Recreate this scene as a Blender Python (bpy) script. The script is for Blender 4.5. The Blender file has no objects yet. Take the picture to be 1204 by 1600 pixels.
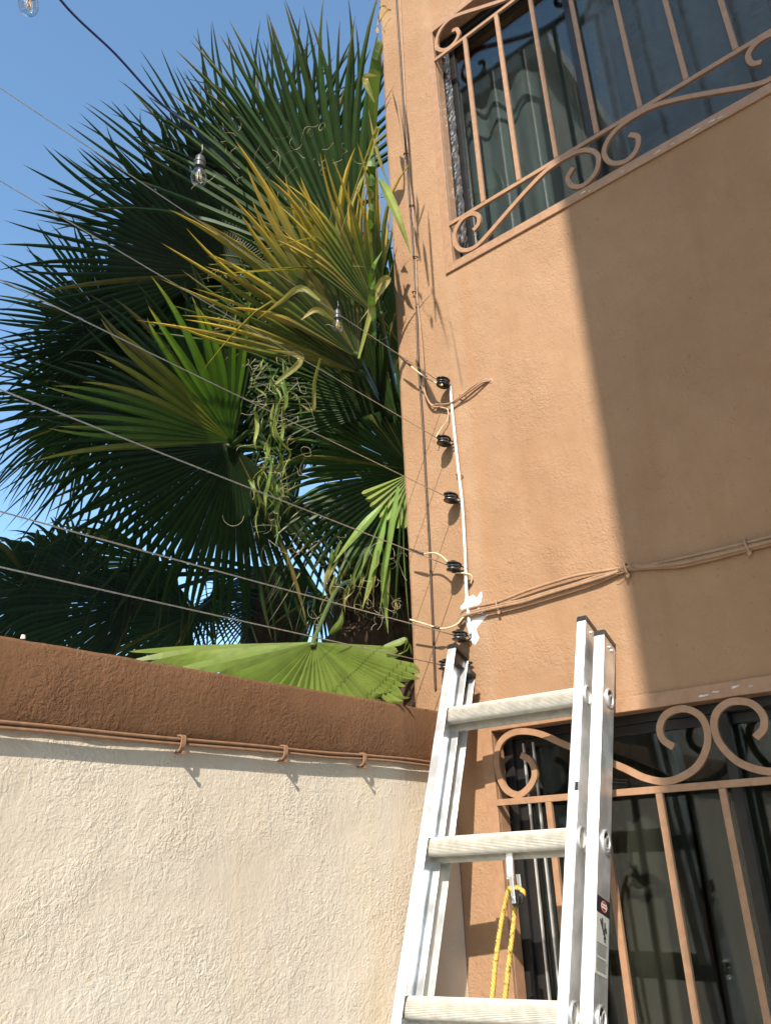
import bpy, bmesh, math, random
from mathutils import Vector, Matrix, noise
random.seed(7)
scene = bpy.context.scene
C = scene.collection

# ------------------------------------------------------------------ camera
RT = Matrix(((0.6409954, -0.2813082, -0.7141363),
             (-0.7665974, -0.2808489, -0.5774533),
             (-0.0381221, 0.9175999, -0.3956730)))      # camera to world
FPX = 1242.73                                            # focal length for a 1204 x 1600 picture
cam = bpy.data.cameras.new('camera'); co = bpy.data.objects.new('camera', cam); C.objects.link(co)
co.matrix_world = RT.to_4x4()
cam.sensor_fit = 'VERTICAL'; cam.sensor_height = 36; cam.lens = FPX/1600*36
cam.clip_start = 0.02; cam.clip_end = 4000
scene.camera = co

# ------------------------------------------------------------------ light
SUN = Vector((-1.12, -0.55, 1.0)).normalized()
w = bpy.data.worlds.new('World'); scene.world = w; w.use_nodes = True
nt = w.node_tree; nt.nodes.clear()
sky = nt.nodes.new('ShaderNodeTexSky'); sky.sky_type = 'NISHITA'; sky.sun_disc = False
sky.sun_elevation = math.asin(SUN.z); sky.sun_rotation = math.atan2(SUN.x, SUN.y)
sky.air_density = 1.0; sky.dust_density = 1.6; sky.ozone_density = 1.0; sky.altitude = 1500
bg = nt.nodes.new('ShaderNodeBackground'); bg.inputs[1].default_value = 0.15
wo = nt.nodes.new('ShaderNodeOutputWorld')
wb = nt.nodes.new('ShaderNodeVectorMath'); wb.operation = 'MULTIPLY'; wb.inputs[1].default_value = (.90, 1.06, 1.04)     # the camera's white balance
nt.links.new(sky.outputs[0], wb.inputs[0]); nt.links.new(wb.outputs[0], bg.inputs[0]); nt.links.new(bg.outputs[0], wo.inputs[0])
sl = bpy.data.lights.new('sun', 'SUN'); sl.energy = 3.6; sl.angle = math.radians(0.53); sl.color = (1.0, 0.93, 0.82)
so = bpy.data.objects.new('sun', sl); C.objects.link(so); so.rotation_euler = SUN.to_track_quat('Z', 'Y').to_euler()
scene.view_settings.view_transform = 'Standard'; scene.view_settings.look = 'None'
scene.view_settings.gamma = 1; scene.view_settings.use_curve_mapping = False
scene.view_settings.exposure = 1.12
scene.render.engine = 'CYCLES'
scene.cycles.max_bounces = 8; scene.cycles.transparent_max_bounces = 16

# ------------------------------------------------------------------ plan (metres, camera at the origin, ground at -1.6)
D = 1.72          # face of the house wall, facing -X
YB = 1.205        # face of the boundary wall, facing -Y
YE = 1.316        # end of the house wall
GZ = -1.6

def ray(px, py):
    return RT @ Vector(((px-602)/FPX, (800-py)/FPX, -1))
def at(px, py, depth):
    return ray(px, py)*depth
def onW(px, py, off=0.0):
    q = ray(px, py); return q*((D-off)/q.x)
def onY(px, py, Y):
    q = ray(px, py); return q*(Y/q.y)

# ------------------------------------------------------------------ helpers
def link(o, parent=None):
    C.objects.link(o)
    if parent is not None: o.parent = parent
    return o
def empty(name, loc=(0,0,0), parent=None):
    o = bpy.data.objects.new(name, None); o.location = loc; o.empty_display_size = 0.1
    return link(o, parent)
def tag(o, label=None, cat=None, group=None, kind=None):
    if label: o['label'] = label
    if cat: o['category'] = cat
    if group: o['group'] = group
    if kind: o['kind'] = kind
    return o
def obj(name, bm, mat, parent=None, smooth=False, angle=None):
    """bm in world coordinates; parented objects sit at their parent's origin"""
    me = bpy.data.meshes.new(name); 
    off = Vector((0,0,0)); p = parent
    while p is not None:
        off += Vector(p.location); p = p.parent
    if off.length > 0: bmesh.ops.translate(bm, vec=-off, verts=bm.verts)
    bm.to_mesh(me); bm.free()
    if mat is not None: me.materials.append(mat)
    if smooth:
        for f in me.polygons: f.use_smooth = True
        if angle: me.set_sharp_from_angle(angle=math.radians(angle))
    return link(bpy.data.objects.new(name, me), parent)
def rooted(name, bm, mat, loc, smooth=False, angle=None):
    """a one-mesh thing with its origin at loc"""
    loc = Vector(loc); bmesh.ops.translate(bm, vec=-loc, verts=bm.verts)
    o = obj(name, bm, mat, None, smooth, angle); o.location = loc; return o
def box(bm, lo, hi, M=None):
    vs = [Vector((x,y,z)) for x in (lo[0],hi[0]) for y in (lo[1],hi[1]) for z in (lo[2],hi[2])]
    if M: vs = [M(v) if callable(M) else M @ v for v in vs]
    v = [bm.verts.new(p) for p in vs]
    fs = []
    for f in ((0,1,3,2),(4,6,7,5),(0,4,5,1),(2,3,7,6),(0,2,6,4),(1,5,7,3)): fs.append(bm.faces.new([v[i] for i in f]))
    return fs
def bevel(bm, wd, seg=1):
    bmesh.ops.recalc_face_normals(bm, faces=bm.faces)
    bmesh.ops.bevel(bm, geom=list(bm.edges), offset=wd, segments=seg, affect='EDGES', clamp_overlap=True)
def catmull(pts, n=8):
    pts = [Vector(p) for p in pts]
    if len(pts) < 3: return pts
    P = [pts[0]*2-pts[1]] + pts + [pts[-1]*2-pts[-2]]
    out = []
    for i in range(1, len(P)-2):
        for k in range(n):
            t = k/n; a,b,c,d = P[i-1],P[i],P[i+1],P[i+2]
            out.append(0.5*((2*b)+(c-a)*t+(2*a-5*b+4*c-d)*t*t+(3*b-a-3*c+d)*t**3))
    out.append(pts[-1]); return out
def tube(bm, pts, r, seg=8, cap=True):
    rs = r if isinstance(r, (list,tuple)) else [r]*len(pts)
    rings = []; up = None
    for i,p in enumerate(pts):
        d = (pts[min(i+1,len(pts)-1)]-pts[max(i-1,0)]).normalized()
        if up is None:
            up = Vector((0,0,1)) if abs(d.z) < .9 else Vector((1,0,0))
        s = d.cross(up)
        if s.length < 1e-6: s = d.orthogonal()
        s.normalize(); up = s.cross(d).normalized()
        rings.append([bm.verts.new(p + (s*math.cos(a)+up*math.sin(a))*rs[i]) for a in [2*math.pi*k/seg for k in range(seg)]])
    for a,b in zip(rings, rings[1:]):
        for k in range(seg): bm.faces.new((a[k], a[(k+1)%seg], b[(k+1)%seg], b[k]))
    if cap:
        bm.faces.new(rings[0][::-1]); bm.faces.new(rings[-1])
def ribbon_solid(bm, pts, wd, nrm, th):
    """flat bar following pts (in a plane with normal nrm): face width wd, depth th along nrm"""
    n = Vector(nrm).normalized(); rings = []
    for i,p in enumerate(pts):
        d = (pts[min(i+1,len(pts)-1)]-pts[max(i-1,0)]).normalized()
        s = d.cross(n).normalized()*wd/2
        rings.append([bm.verts.new(q) for q in (p-s, p+s, p+s+n*th, p-s+n*th)])
    for a,b in zip(rings, rings[1:]):
        for k in range(4): bm.faces.new((a[k], a[(k+1)%4], b[(k+1)%4], b[k]))
    bm.faces.new(rings[0][::-1]); bm.faces.new(rings[-1])
def lathe(bm, prof, M, seg=20):
    """prof: list of (radius, height); M: 4x4 from local"""
    rings = []
    for r,h in prof:
        rings.append([bm.verts.new(M @ Vector((r*math.cos(2*math.pi*k/seg), r*math.sin(2*math.pi*k/seg), h))) for k in range(seg)])
    for a,b in zip(rings, rings[1:]):
        for k in range(seg): bm.faces.new((a[k], a[(k+1)%seg], b[(k+1)%seg], b[k]))
    bm.faces.new(rings[0][::-1]); bm.faces.new(rings[-1])
def frameM(o, z, x=None):
    z = Vector(z).normalized(); x = Vector(x) if x is not None else z.orthogonal()
    x = (x - z*x.dot(z)).normalized(); y = z.cross(x)
    M = Matrix((x, y, z)).transposed().to_4x4(); M.translation = Vector(o); return M

# ------------------------------------------------------------------ materials
def newmat(name):
    m = bpy.data.materials.new(name); m.use_nodes = True
    return m, m.node_tree.nodes, m.node_tree.links, m.node_tree.nodes['Principled BSDF']
def simple(name, col, rough=.5, metal=0, noise_amt=.15, nscale=30, bump=0, spec=None):
    m, N, L, b = newmat(name)
    b.inputs['Roughness'].default_value = rough; b.inputs['Metallic'].default_value = metal
    if spec is not None: b.inputs['Specular IOR Level'].default_value = spec
    tc = N.new('ShaderNodeTexCoord'); nz = N.new('ShaderNodeTexNoise'); nz.inputs['Scale'].default_value = nscale; nz.inputs['Detail'].default_value = 5
    L.new(tc.outputs['Object'], nz.inputs['Vector'])
    cr = N.new('ShaderNodeValToRGB')
    cr.color_ramp.elements[0].position = .3; cr.color_ramp.elements[1].position = .75
    cr.color_ramp.elements[0].color = (*[c*(1-noise_amt) for c in col], 1)
    cr.color_ramp.elements[1].color = (*[min(1, c*(1+noise_amt)) for c in col], 1)
    L.new(nz.outputs['Fac'], cr.inputs['Fac']); L.new(cr.outputs[0], b.inputs['Base Color'])
    if bump:
        bp = N.new('ShaderNodeBump'); bp.inputs['Strength'].default_value = bump; bp.inputs['Distance'].default_value = .002
        L.new(nz.outputs['Fac'], bp.inputs['Height']); L.new(bp.outputs[0], b.inputs['Normal'])
    return m
def stucco(name, col, col2, dist=.004, s1=55, s2=150, streak=True, stain=None, rough=.85, dust=None):
    """painted render: two sizes of relief, dragged here and there, patchy paint and faint dirt"""
    m, N, L, b = newmat(name)
    b.inputs['Roughness'].default_value = rough; b.inputs['Specular IOR Level'].default_value = .25
    tc = N.new('ShaderNodeTexCoord')
    def nz(scale, detail=3, rough_=.5, dist_=0, vec=None):
        n = N.new('ShaderNodeTexNoise'); n.inputs['Scale'].default_value = scale; n.inputs['Detail'].default_value = detail
        n.inputs['Roughness'].default_value = rough_; n.inputs['Distortion'].default_value = dist_
        L.new(vec if vec else tc.outputs['Object'], n.inputs['Vector']); return n.outputs['Fac']
    def math_(op, a, b_, c=None):
        n = N.new('ShaderNodeMath'); n.operation = op
        for i,v in enumerate((a,b_,c)):
            if v is None: continue
            if isinstance(v, (int,float)): n.inputs[i].default_value = v
            else: L.new(v, n.inputs[i])
        return n.outputs[0]
    def ramp(v, lo, hi, c0=(0,0,0,1), c1=(1,1,1,1)):
        r = N.new('ShaderNodeValToRGB'); r.color_ramp.elements[0].position = lo; r.color_ramp.elements[1].position = hi
        r.color_ramp.elements[0].color = c0; r.color_ramp.elements[1].color = c1; L.new(v, r.inputs[0]); return r.outputs[0]
    big = nz(3.0, 3); mid = nz(s1, 4, .55, 1.2); fine = nz(s2, 3, .6, .6)
    # vermicular trowel relief: folded noise gives crests and worm-like hollows
    fold = math_('ABSOLUTE', math_('SUBTRACT', nz(s1*.55, 3, .5, .8), .5), 0)
    fold = math_('MULTIPLY', ramp(fold, 0, .16), .45)
    amt = math_('ADD', ramp(nz(6, 2), .35, .7), .25)
    h = math_('ADD', math_('MULTIPLY', mid, 1.0), math_('MULTIPLY', fine, .5))
    h = math_('ADD', h, math_('MULTIPLY', fold, .55))
    h = math_('MULTIPLY', h, amt)
    if streak:
        mp = N.new('ShaderNodeMapping'); mp.inputs['Scale'].default_value = (1, 1, .35); mp.inputs['Rotation'].default_value = (.5, .5, 0); L.new(tc.outputs['Object'], mp.inputs[0])
        st = nz(46, 5, .65, .9, mp.outputs[0]); h = math_('ADD', h, math_('MULTIPLY', st, .55))
    h = math_('ADD', h, math_('MULTIPLY', big, 2.2))
    bp = N.new('ShaderNodeBump'); bp.inputs['Strength'].default_value = 1; bp.inputs['Distance'].default_value = dist
    L.new(h, bp.inputs['Height']); L.new(bp.outputs[0], b.inputs['Normal'])
    colr = ramp(math_('ADD', math_('MULTIPLY', big, .7), math_('MULTIPLY', nz(17, 5, .6), .4)), .38, .72, (*col, 1), (*col2, 1))
    if stain:
        spots = ramp(nz(70, 2, .5), .66, .76)
        mx = N.new('ShaderNodeMix'); mx.data_type = 'RGBA'; L.new(math_('MULTIPLY', spots, .5), mx.inputs[0]); L.new(colr, mx.inputs[6]); mx.inputs[7].default_value = (*stain, 1); colr = mx.outputs[2]
        mp = N.new('ShaderNodeMapping'); mp.inputs['Scale'].default_value = (6, 6, .7); L.new(tc.outputs['Object'], mp.inputs[0])
        runs = ramp(nz(1.0, 5, .65, 0, mp.outputs[0]), .56, .78)
        mx = N.new('ShaderNodeMix'); mx.data_type = 'RGBA'; L.new(math_('MULTIPLY', runs, .42), mx.inputs[0]); L.new(colr, mx.inputs[6]); mx.inputs[7].default_value = (*stain, 1); colr = mx.outputs[2]
    # large uneven patches of fading and hairline cracks
    fade = ramp(nz(1.3, 4, .6, .4), .42, .68)
    mx = N.new('ShaderNodeMix'); mx.data_type = 'RGBA'; mx.blend_type = 'MULTIPLY'; L.new(math_('MULTIPLY', fade, .55), mx.inputs[0]); L.new(colr, mx.inputs[6]); mx.inputs[7].default_value = (.84,.78,.70, 1); colr = mx.outputs[2]
    vo = N.new('ShaderNodeTexVoronoi'); vo.feature = 'DISTANCE_TO_EDGE'; vo.inputs['Scale'].default_value = 1.7
    wv = N.new('ShaderNodeVectorMath'); wv.operation = 'ADD'; wn_ = N.new('ShaderNodeTexNoise'); wn_.inputs['Scale'].default_value = 5; wn_.inputs['Detail'].default_value = 5; L.new(tc.outputs['Object'], wn_.inputs[0])
    sc_ = N.new('ShaderNodeVectorMath'); sc_.operation = 'SCALE'; sc_.inputs['Scale'].default_value = .35; L.new(wn_.outputs['Color'], sc_.inputs[0]); L.new(tc.outputs['Object'], wv.inputs[0]); L.new(sc_.outputs[0], wv.inputs[1]); L.new(wv.outputs[0], vo.inputs['Vector'])
    crk = math_('MULTIPLY', math_('LESS_THAN', vo.outputs['Distance'], .0016), ramp(nz(2.1, 3), .52, .60))
    mx = N.new('ShaderNodeMix'); mx.data_type = 'RGBA'; L.new(math_('MULTIPLY', crk, .16), mx.inputs[0]); L.new(colr, mx.inputs[6]); mx.inputs[7].default_value = (*[c*.35 for c in col], 1); colr = mx.outputs[2]
    if dust:
        sx = N.new('ShaderNodeSeparateXYZ'); L.new(tc.outputs['Object'], sx.inputs[0])
        for (cy, hw, amt_, c_) in dust:
            d_ = math_('ABSOLUTE', math_('SUBTRACT', math_('ADD', sx.outputs['Y'], math_('MULTIPLY', nz(6, 4), .04)), cy+.02), 0)
            mk = N.new('ShaderNodeMapRange'); mk.interpolation_type = 'SMOOTHSTEP'; mk.inputs['From Min'].default_value = hw; mk.inputs['From Max'].default_value = 0; L.new(d_, mk.inputs[0])
            mx = N.new('ShaderNodeMix'); mx.data_type = 'RGBA'; L.new(math_('MULTIPLY', math_('MULTIPLY', mk.outputs[0], ramp(nz(4, 5, .65), .3, .65)), amt_), mx.inputs[0]); L.new(colr, mx.inputs[6]); mx.inputs[7].default_value = (*c_, 1); colr = mx.outputs[2]
    L.new(colr, b.inputs['Base Color'])
    return m

MW = stucco('house_stucco', (.312,.180,.100), (.376,.226,.133), dist=.0026, s1=85, s2=190, stain=(.24,.115,.05), dust=((1.085-.3,.045,.28,(.48,.33,.22)),(1.04-.3,.03,.22,(.38,.17,.06))))
MB = stucco('cream_stucco', (.59,.505,.405), (.66,.58,.475), dist=.0023, s1=95, s2=260, stain=(.60,.46,.29))
MBAND = stucco('brown_band_paint', (.135,.066,.032), (.17,.085,.042), dist=.003, s1=95, s2=190, stain=(.13,.06,.03))
MGR = simple('grille_paint', (.34,.188,.105), .5, 0, .14, 60, .5)
MPATCH = simple('white_plaster', (.86,.85,.82), .8, 0, .05, 60, 1.0)
MWHITE = simple('white_plastic', (.80,.76,.68), .45, 0, .06, 20)
MBLACK = simple('black_plastic', (.018,.017,.017), .32, 0, .3, 60)
MWIREB = simple('brown_black_cable', (.05,.028,.02), .5, 0, .3, 30)
MCABLE = simple('cable_under_wall_paint', (.34,.20,.115), .6, 0, .18, 60, .4)
MCREAMC = simple('cream_wire_insulation', (.62,.48,.30), .45, 0, .1, 60)
MBCAB = simple('cable_under_brown_paint', (.24,.13,.07), .6, 0, .2, 60, .5)
MSTEEL = simple('galvanised_wire', (.55,.54,.52), .38, .9, .15, 80)
MBLUE = simple('blue_cable', (.012,.018,.10), .4, 0, .15, 40)
MCONC = simple('concrete', (.52,.49,.44), .9, 0, .2, 4, .6)
MCASTER = stucco('shade_caster_render', (.42,.38,.32), (.5,.46,.38), dist=.004, stain=(.3,.26,.2))
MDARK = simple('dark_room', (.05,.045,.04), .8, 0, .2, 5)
MSASH = simple('bronze_aluminium_sash', (.035,.033,.032), .35, .5, .2, 30)
MFOIL = simple('crinkled_black_plastic_film', (.035,.035,.038), .16, 0, .3, 50, spec=1.0)
MLABEL = simple('pale_sticker', (.62,.60,.52), .5, 0, .08, 80)
MINK = simple('black_ink', (.02,.02,.02), .5)
MRED = simple('red_sticker', (.50,.05,.035), .4)
MTRUNK = simple('palm_trunk_fibre', (.085,.045,.025), .9, 0, .5, 25, 1.0)
MFIBRE = simple('dry_leaf_fibre', (.45,.36,.22), .7, 0, .2, 20)

# brushed aluminium of the ladder
def alu(name, base, rough, sc=(220,220,4)):
    m, N, L, b = newmat(name)
    b.inputs['Metallic'].default_value = .78
    tc = N.new('ShaderNodeTexCoord'); mp = N.new('ShaderNodeMapping'); mp.inputs['Scale'].default_value = sc
    L.new(tc.outputs['Object'], mp.inputs[0])
    nz = N.new('ShaderNodeTexNoise'); nz.inputs['Scale'].default_value = 1; nz.inputs['Detail'].default_value = 4; L.new(mp.outputs[0], nz.inputs['Vector'])
    n2 = N.new('ShaderNodeTexNoise'); n2.inputs['Scale'].default_value = 22; n2.inputs['Detail'].default_value = 6; L.new(tc.outputs['Object'], n2.inputs['Vector'])
    cr = N.new('ShaderNodeValToRGB'); cr.color_ramp.elements[0].position = .35; cr.color_ramp.elements[1].position = .62
    cr.color_ramp.elements[0].color = (*[c*.72 for c in base],1); cr.color_ramp.elements[1].color = (*base,1)
    L.new(n2.outputs['Fac'], cr.inputs[0]); L.new(cr.outputs[0], b.inputs['Base Color'])
    mr = N.new('ShaderNodeMapRange'); mr.inputs['To Min'].default_value = rough-.08; mr.inputs['To Max'].default_value = rough+.14
    L.new(n2.outputs['Fac'], mr.inputs[0]); L.new(mr.outputs[0], b.inputs['Roughness'])
    bp = N.new('ShaderNodeBump'); bp.inputs['Strength'].default_value = .25; bp.inputs['Distance'].default_value = .0006
    L.new(nz.outputs['Fac'], bp.inputs['Height']); L.new(bp.outputs[0], b.inputs['Normal'])
    return m
MALU = alu('brushed_aluminium', (.95,.95,.94), .36)
MRUNG = simple('dull_oxidised_aluminium', (.52,.49,.43), .5, .25, .16, 60, .3)

def glassmat(name, tint, refl):
    m, N, L, b = newmat(name); N.remove(b)
    out = N['Material Output']
    tr = N.new('ShaderNodeBsdfTransparent'); tr.inputs[0].default_value = (*tint, 1)
    gl = N.new('ShaderNodeBsdfGlossy'); gl.inputs['Roughness'].default_value = .015; gl.inputs[0].default_value = (.9,.95,.95,1)
    lw = N.new('ShaderNodeLayerWeight'); lw.inputs['Blend'].default_value = .5
    pw = N.new('ShaderNodeMath'); pw.operation = 'POWER'; pw.inputs[1].default_value = 4.0; L.new(lw.outputs['Facing'], pw.inputs[0])
    ad = N.new('ShaderNodeMath'); ad.operation = 'MULTIPLY_ADD'; ad.inputs[1].default_value = .9; ad.inputs[2].default_value = refl
    L.new(pw.outputs[0], ad.inputs[0])
    tc = N.new('ShaderNodeTexCoord'); nz = N.new('ShaderNodeTexNoise'); nz.inputs['Scale'].default_value = 5; L.new(tc.outputs['Object'], nz.inputs['Vector'])
    bp = N.new('ShaderNodeBump'); bp.inputs['Strength'].default_value = .12; bp.inputs['Distance'].default_value = .004; L.new(nz.outputs['Fac'], bp.inputs['Height']); L.new(bp.outputs[0], gl.inputs['Normal'])
    mx = N.new('ShaderNodeMixShader'); L.new(ad.outputs[0], mx.inputs[0]); L.new(tr.outputs[0], mx.inputs[1]); L.new(gl.outputs[0], mx.inputs[2])
    L.new(mx.outputs[0], out.inputs[0]); return m
MGLASS = glassmat('tinted_window_glass', (.66,.70,.70), .045)
MBULB = glassmat('clear_bulb_glass', (.93,.93,.92), .11)

def leafmat(name, rough=.46, trans=.3):
    m, N, L, b = newmat(name)
    at_ = N.new('ShaderNodeAttribute'); at_.attribute_name = 'leafcol'
    tc = N.new('ShaderNodeTexCoord'); nz = N.new('ShaderNodeTexNoise'); nz.inputs['Scale'].default_value = 25; nz.inputs['Detail'].default_value = 4
    L.new(tc.outputs['Object'], nz.inputs['Vector'])
    mr = N.new('ShaderNodeMapRange'); mr.inputs['To Min'].default_value = .7; mr.inputs['To Max'].default_value = 1.3; L.new(nz.outputs['Fac'], mr.inputs[0])
    mu = N.new('ShaderNodeVectorMath'); mu.operation = 'SCALE'; L.new(at_.outputs['Color'], mu.inputs[0]); L.new(mr.outputs[0], mu.inputs['Scale'])
    L.new(mu.outputs[0], b.inputs['Base Color']); b.inputs['Roughness'].default_value = rough; b.inputs['Specular IOR Level'].default_value = .32
    tl = N.new('ShaderNodeBsdfTranslucent')
    m2 = N.new('ShaderNodeVectorMath'); m2.operation = 'MULTIPLY'; m2.inputs[1].default_value = (1.5,1.7,.6); L.new(mu.outputs[0], m2.inputs[0]); L.new(m2.outputs[0], tl.inputs[0])
    mx = N.new('ShaderNodeMixShader'); mx.inputs[0].default_value = trans
    L.new(b.outputs[0], mx.inputs[1]); L.new(tl.outputs[0], mx.inputs[2]); L.new(mx.outputs[0], N['Material Output'].inputs[0])
    return m
MLEAF = leafmat('fan_palm_leaf')

# ================================================================== SETTING
bm = bmesh.new()
bmesh.ops.create_grid(bm, x_segments=1, y_segments=1, size=600)
bmesh.ops.translate(bm, vec=(0,0,GZ), verts=bm.verts)
tag(obj('ground', bm, MCONC), 'pale concrete ground of the yard, running on past the wall', kind='structure')

# ------------------------------------------------------------------ house
house = empty('house', (D+1.5, 0.3, GZ))
tag(house, 'peach stuccoed two storey house with grilled windows, half in shade', 'house')
UW = dict(y0=-.005, y1=1.101, z0=1.685, z1=2.819)     # upper window, outer edge of its grille
LW = dict(y0=-.005, y1=1.113, z0=-1.0, z1=.300)       # lower window
def edge_y(z):   # the plastered arris wanders a little
    return YE + .004*noise.noise((z*2.2, 3, 1)) + .0015*noise.noise((z*14, 1, 5)) + .006*max(0, min(1, (1.0-z)/.8))
def wall_mesh():
    bm = bmesh.new()
    ys = [-4.0, UW['y0']+.02, UW['y1']-.02, YE]
    HOLES = [(UW['y0']+.02, UW['y1']-.02, UW['z0']+.02, UW['z1']-.02), (LW['y0']+.02, LW['y1']-.02, LW['z0']+.02, LW['z1']-.02)]
    zs = sorted({GZ, 5.2} | {h[2] for h in HOLES} | {h[3] for h in HOLES})
    ys = sorted({-4.0, HOLES[0][0], HOLES[0][1], HOLES[1][1]})
    vg = {}
    def V(y, z):
        k = (round(y,4), round(z,4))
        if k not in vg: vg[k] = bm.verts.new((D, y, z))
        return vg[k]
    for ya, yb in zip(ys, ys[1:]):
        for za, zb in zip(zs, zs[1:]):
            cy, cz = (ya+yb)/2, (za+zb)/2
            if any(h[0] < cy < h[1] and h[2] < cz < h[3] for h in HOLES): continue
            bm.faces.new((V(ya,za), V(ya,zb), V(yb,zb), V(yb,za)))
    # the strip out to the arris, with rows of its own, and the return wall
    yl = ys[-1]; n = 220; rows = [GZ+(5.2-GZ)*i/n for i in range(n+1)]
    prev = None
    for z in rows:
        e = edge_y(z)
        cur = [bm.verts.new(p) for p in ((D, yl, z), (D, e-.012, z), (D+.0035, e-.0035, z), (D+.012, e, z), (D+4, e, z))]
        if prev:
            for i in range(4): bm.faces.new((prev[i], cur[i], cur[i+1], prev[i+1]))
        prev = cur
    # reveals
    for h in HOLES:
        for (a, b) in (((h[0],h[2]),(h[1],h[2])), ((h[1],h[2]),(h[1],h[3])), ((h[1],h[3]),(h[0],h[3])), ((h[0],h[3]),(h[0],h[2]))):
            bm.faces.new([bm.verts.new(p) for p in ((D,a[0],a[1]), (D,b[0],b[1]), (D+.16,b[0],b[1]), (D+.16,a[0],a[1]))])
    # roof slab and far sides
    box(bm, (D-.02, -4.0, 5.2), (D+4, YE+.02, 5.4))
    return bm
obj('wall', wall_mesh(), MW, house, smooth=False)

WX = Vector((-1,0,0))
def scroll_bm(pts, wd=.0145):
    bm = bmesh.new(); P = catmull([(D-.001, y, z) for y,z in pts], 6)
    ribbon_solid(bm, P, wd, WX, .009); bmesh.ops.recalc_face_normals(bm, faces=bm.faces); return bm
def bar_bm(y0, y1, z0, z1, x0=None, x1=None):
    bm = bmesh.new(); box(bm, (D-.0115 if x0 is None else x0, y0, z0), (D-.0005 if x1 is None else x1, y1, z1)); bevel(bm, .0008); return bm
def grille(win, rails, bars, scrolls, label):
    g = empty('window_grille', (D, (win['y0']+win['y1'])/2, (win['z0']+win['z1'])/2 - 0), house)
    g.location = Vector((D, (win['y0']+win['y1'])/2, (win['z0']+win['z1'])/2)) - Vector(house.location)
    g['label'] = label
    y0,y1,z0,z1 = win['y0'],win['y1'],win['z0'],win['z1']; t = .031
    bm = bmesh.new()
    for lo, hi in (((y0,z0),(y0+t,z1)), ((y1-t,z0),(y1,z1)), ((y0+t,z0),(y1-t,z0+t)), ((y0+t,z1-t),(y1-t,z1))):
        box(bm, (D-.007, lo[0], lo[1]), (D+.004, hi[0], hi[1]))
    # the angle's inner leg runs into the opening
    for lo, hi in (((y0+t-.003,z0+t),(y0+t,z1-t)), ((y1-t,z0+t),(y1-t+.003,z1-t)), ((y0+t,z0+t-.003),(y1-t,z0+t)), ((y0+t,z1-t),(y1-t,z1-t+.003))):
        box(bm, (D+.0045, lo[0], lo[1]), (D+.045, hi[0], hi[1]))
    bevel(bm, .0012); obj('frame', bm, MGR, g)
    for z in rails: obj('rail', bar_bm(y0+t, y1-t, z-.0072, z+.0072, D-.0102, D-.0008), MGR, g)
    for i,(y,a,b) in enumerate(bars): obj('bar', bar_bm(y-.0072, y+.0072, a, b), MGR, g)
    for s in scrolls: obj('scroll', scroll_bm(s), MGR, g)
    return g
uax = .548
S_up = [(.983,1.790),(.963,1.802),(.960,1.835),(.985,1.858),(1.022,1.856),(1.052,1.82),(1.052,1.775),(1.028,1.737),(.985,1.7235),(.936,1.742),(.86,1.784),(.78,1.826),(.715,1.852),(.66,1.8575),(.61,1.851),(.572,1.826),(.5565,1.788),(.572,1.744),(.612,1.7235),(.645,1.742),(.655,1.78),(.634,1.805)]
def mir_y(s, ax): return [(2*ax-y, z) for y,z in s]
def mir_z(s, c): return [(y, 2*c-z) for y,z in s]
zc = (UW['z0']+UW['z1'])/2
zrb, zrt = 1.868, 2*zc-1.868
ub = [.937,.807,.678,.548,.418,.288,.158]
grille(UW, [zrb, zrt], [(y, zrb+.0076, zrt-.0076) for y in ub], [S_up, mir_y(S_up,uax), mir_z(S_up,zc), mir_y(mir_z(S_up,zc),uax)], 'brown iron grille over the upper window with flaked paint on its lower edge')
lax = .5545
S_lo = [(1.003,.205),(.978,.187),(.973,.155),(.995,.128),(1.025,.1175),(1.058,.137),(1.0725,.190),(1.058,.238),(1.015,.2585),(.955,.250),(.882,.214),(.764,.158),(.708,.128),(.656,.1185),(.601,.138),(.570,.175),(.562,.212),(.573,.242),(.603,.2585),(.640,.252),(.659,.228),(.657,.202),(.637,.184)]
lzc = (LW['z0']+LW['z1'])/2
zl = .1035; lb = [lax+.13*k for k in (3,2,1,0,-1,-2,-3)]
grille(LW, [zl, 2*lzc-zl], [(y, 2*lzc-zl+.0076, zl-.0076) for y in lb], [S_lo, mir_y(S_lo,lax), mir_z(S_lo,lzc), mir_y(mir_z(S_lo,lzc),lax)], 'brown iron grille over the lower window, behind the ladder')

# paint flaked off the grille's edges
MFLAKE = simple('bare_undercoat', (.60,.53,.47), .8, 0, .25, 200)
def flakes(parent, spots):
    for (y,z,s) in spots:
        bm = bmesh.new(); random.seed(int((y*1000)+z*77)); n = 11
        ctr = Vector((D-.0074, y, z)); vs = []
        for k in range(n):
            a = 2*math.pi*k/n; r = s*random.uniform(.4,1.2)
            vs.append(bm.verts.new(ctr+Vector((0, math.cos(a)*r*2.0, math.sin(a)*r*.55))))
        bm.faces.new(vs); r2 = bmesh.ops.extrude_face_region(bm, geom=list(bm.faces))
        bmesh.ops.translate(bm, vec=(-.0006,0,0), verts=[v for v in r2['geom'] if isinstance(v, bmesh.types.BMVert)])
        obj('paint_flake', bm, MFLAKE, parent)
flakes(house, [(.50,1.697,.0035),(.40,1.696,.005),(.36,1.695,.003),(.30,1.697,.006),(.255,1.698,.005),(.235,1.694,.004),(.62,1.701,.006),(.60,1.694,.003)])
flakes(house, [(.555,.279,.006),(.53,.283,.004),(.49,.287,.006),(.46,.284,.003)])

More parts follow.
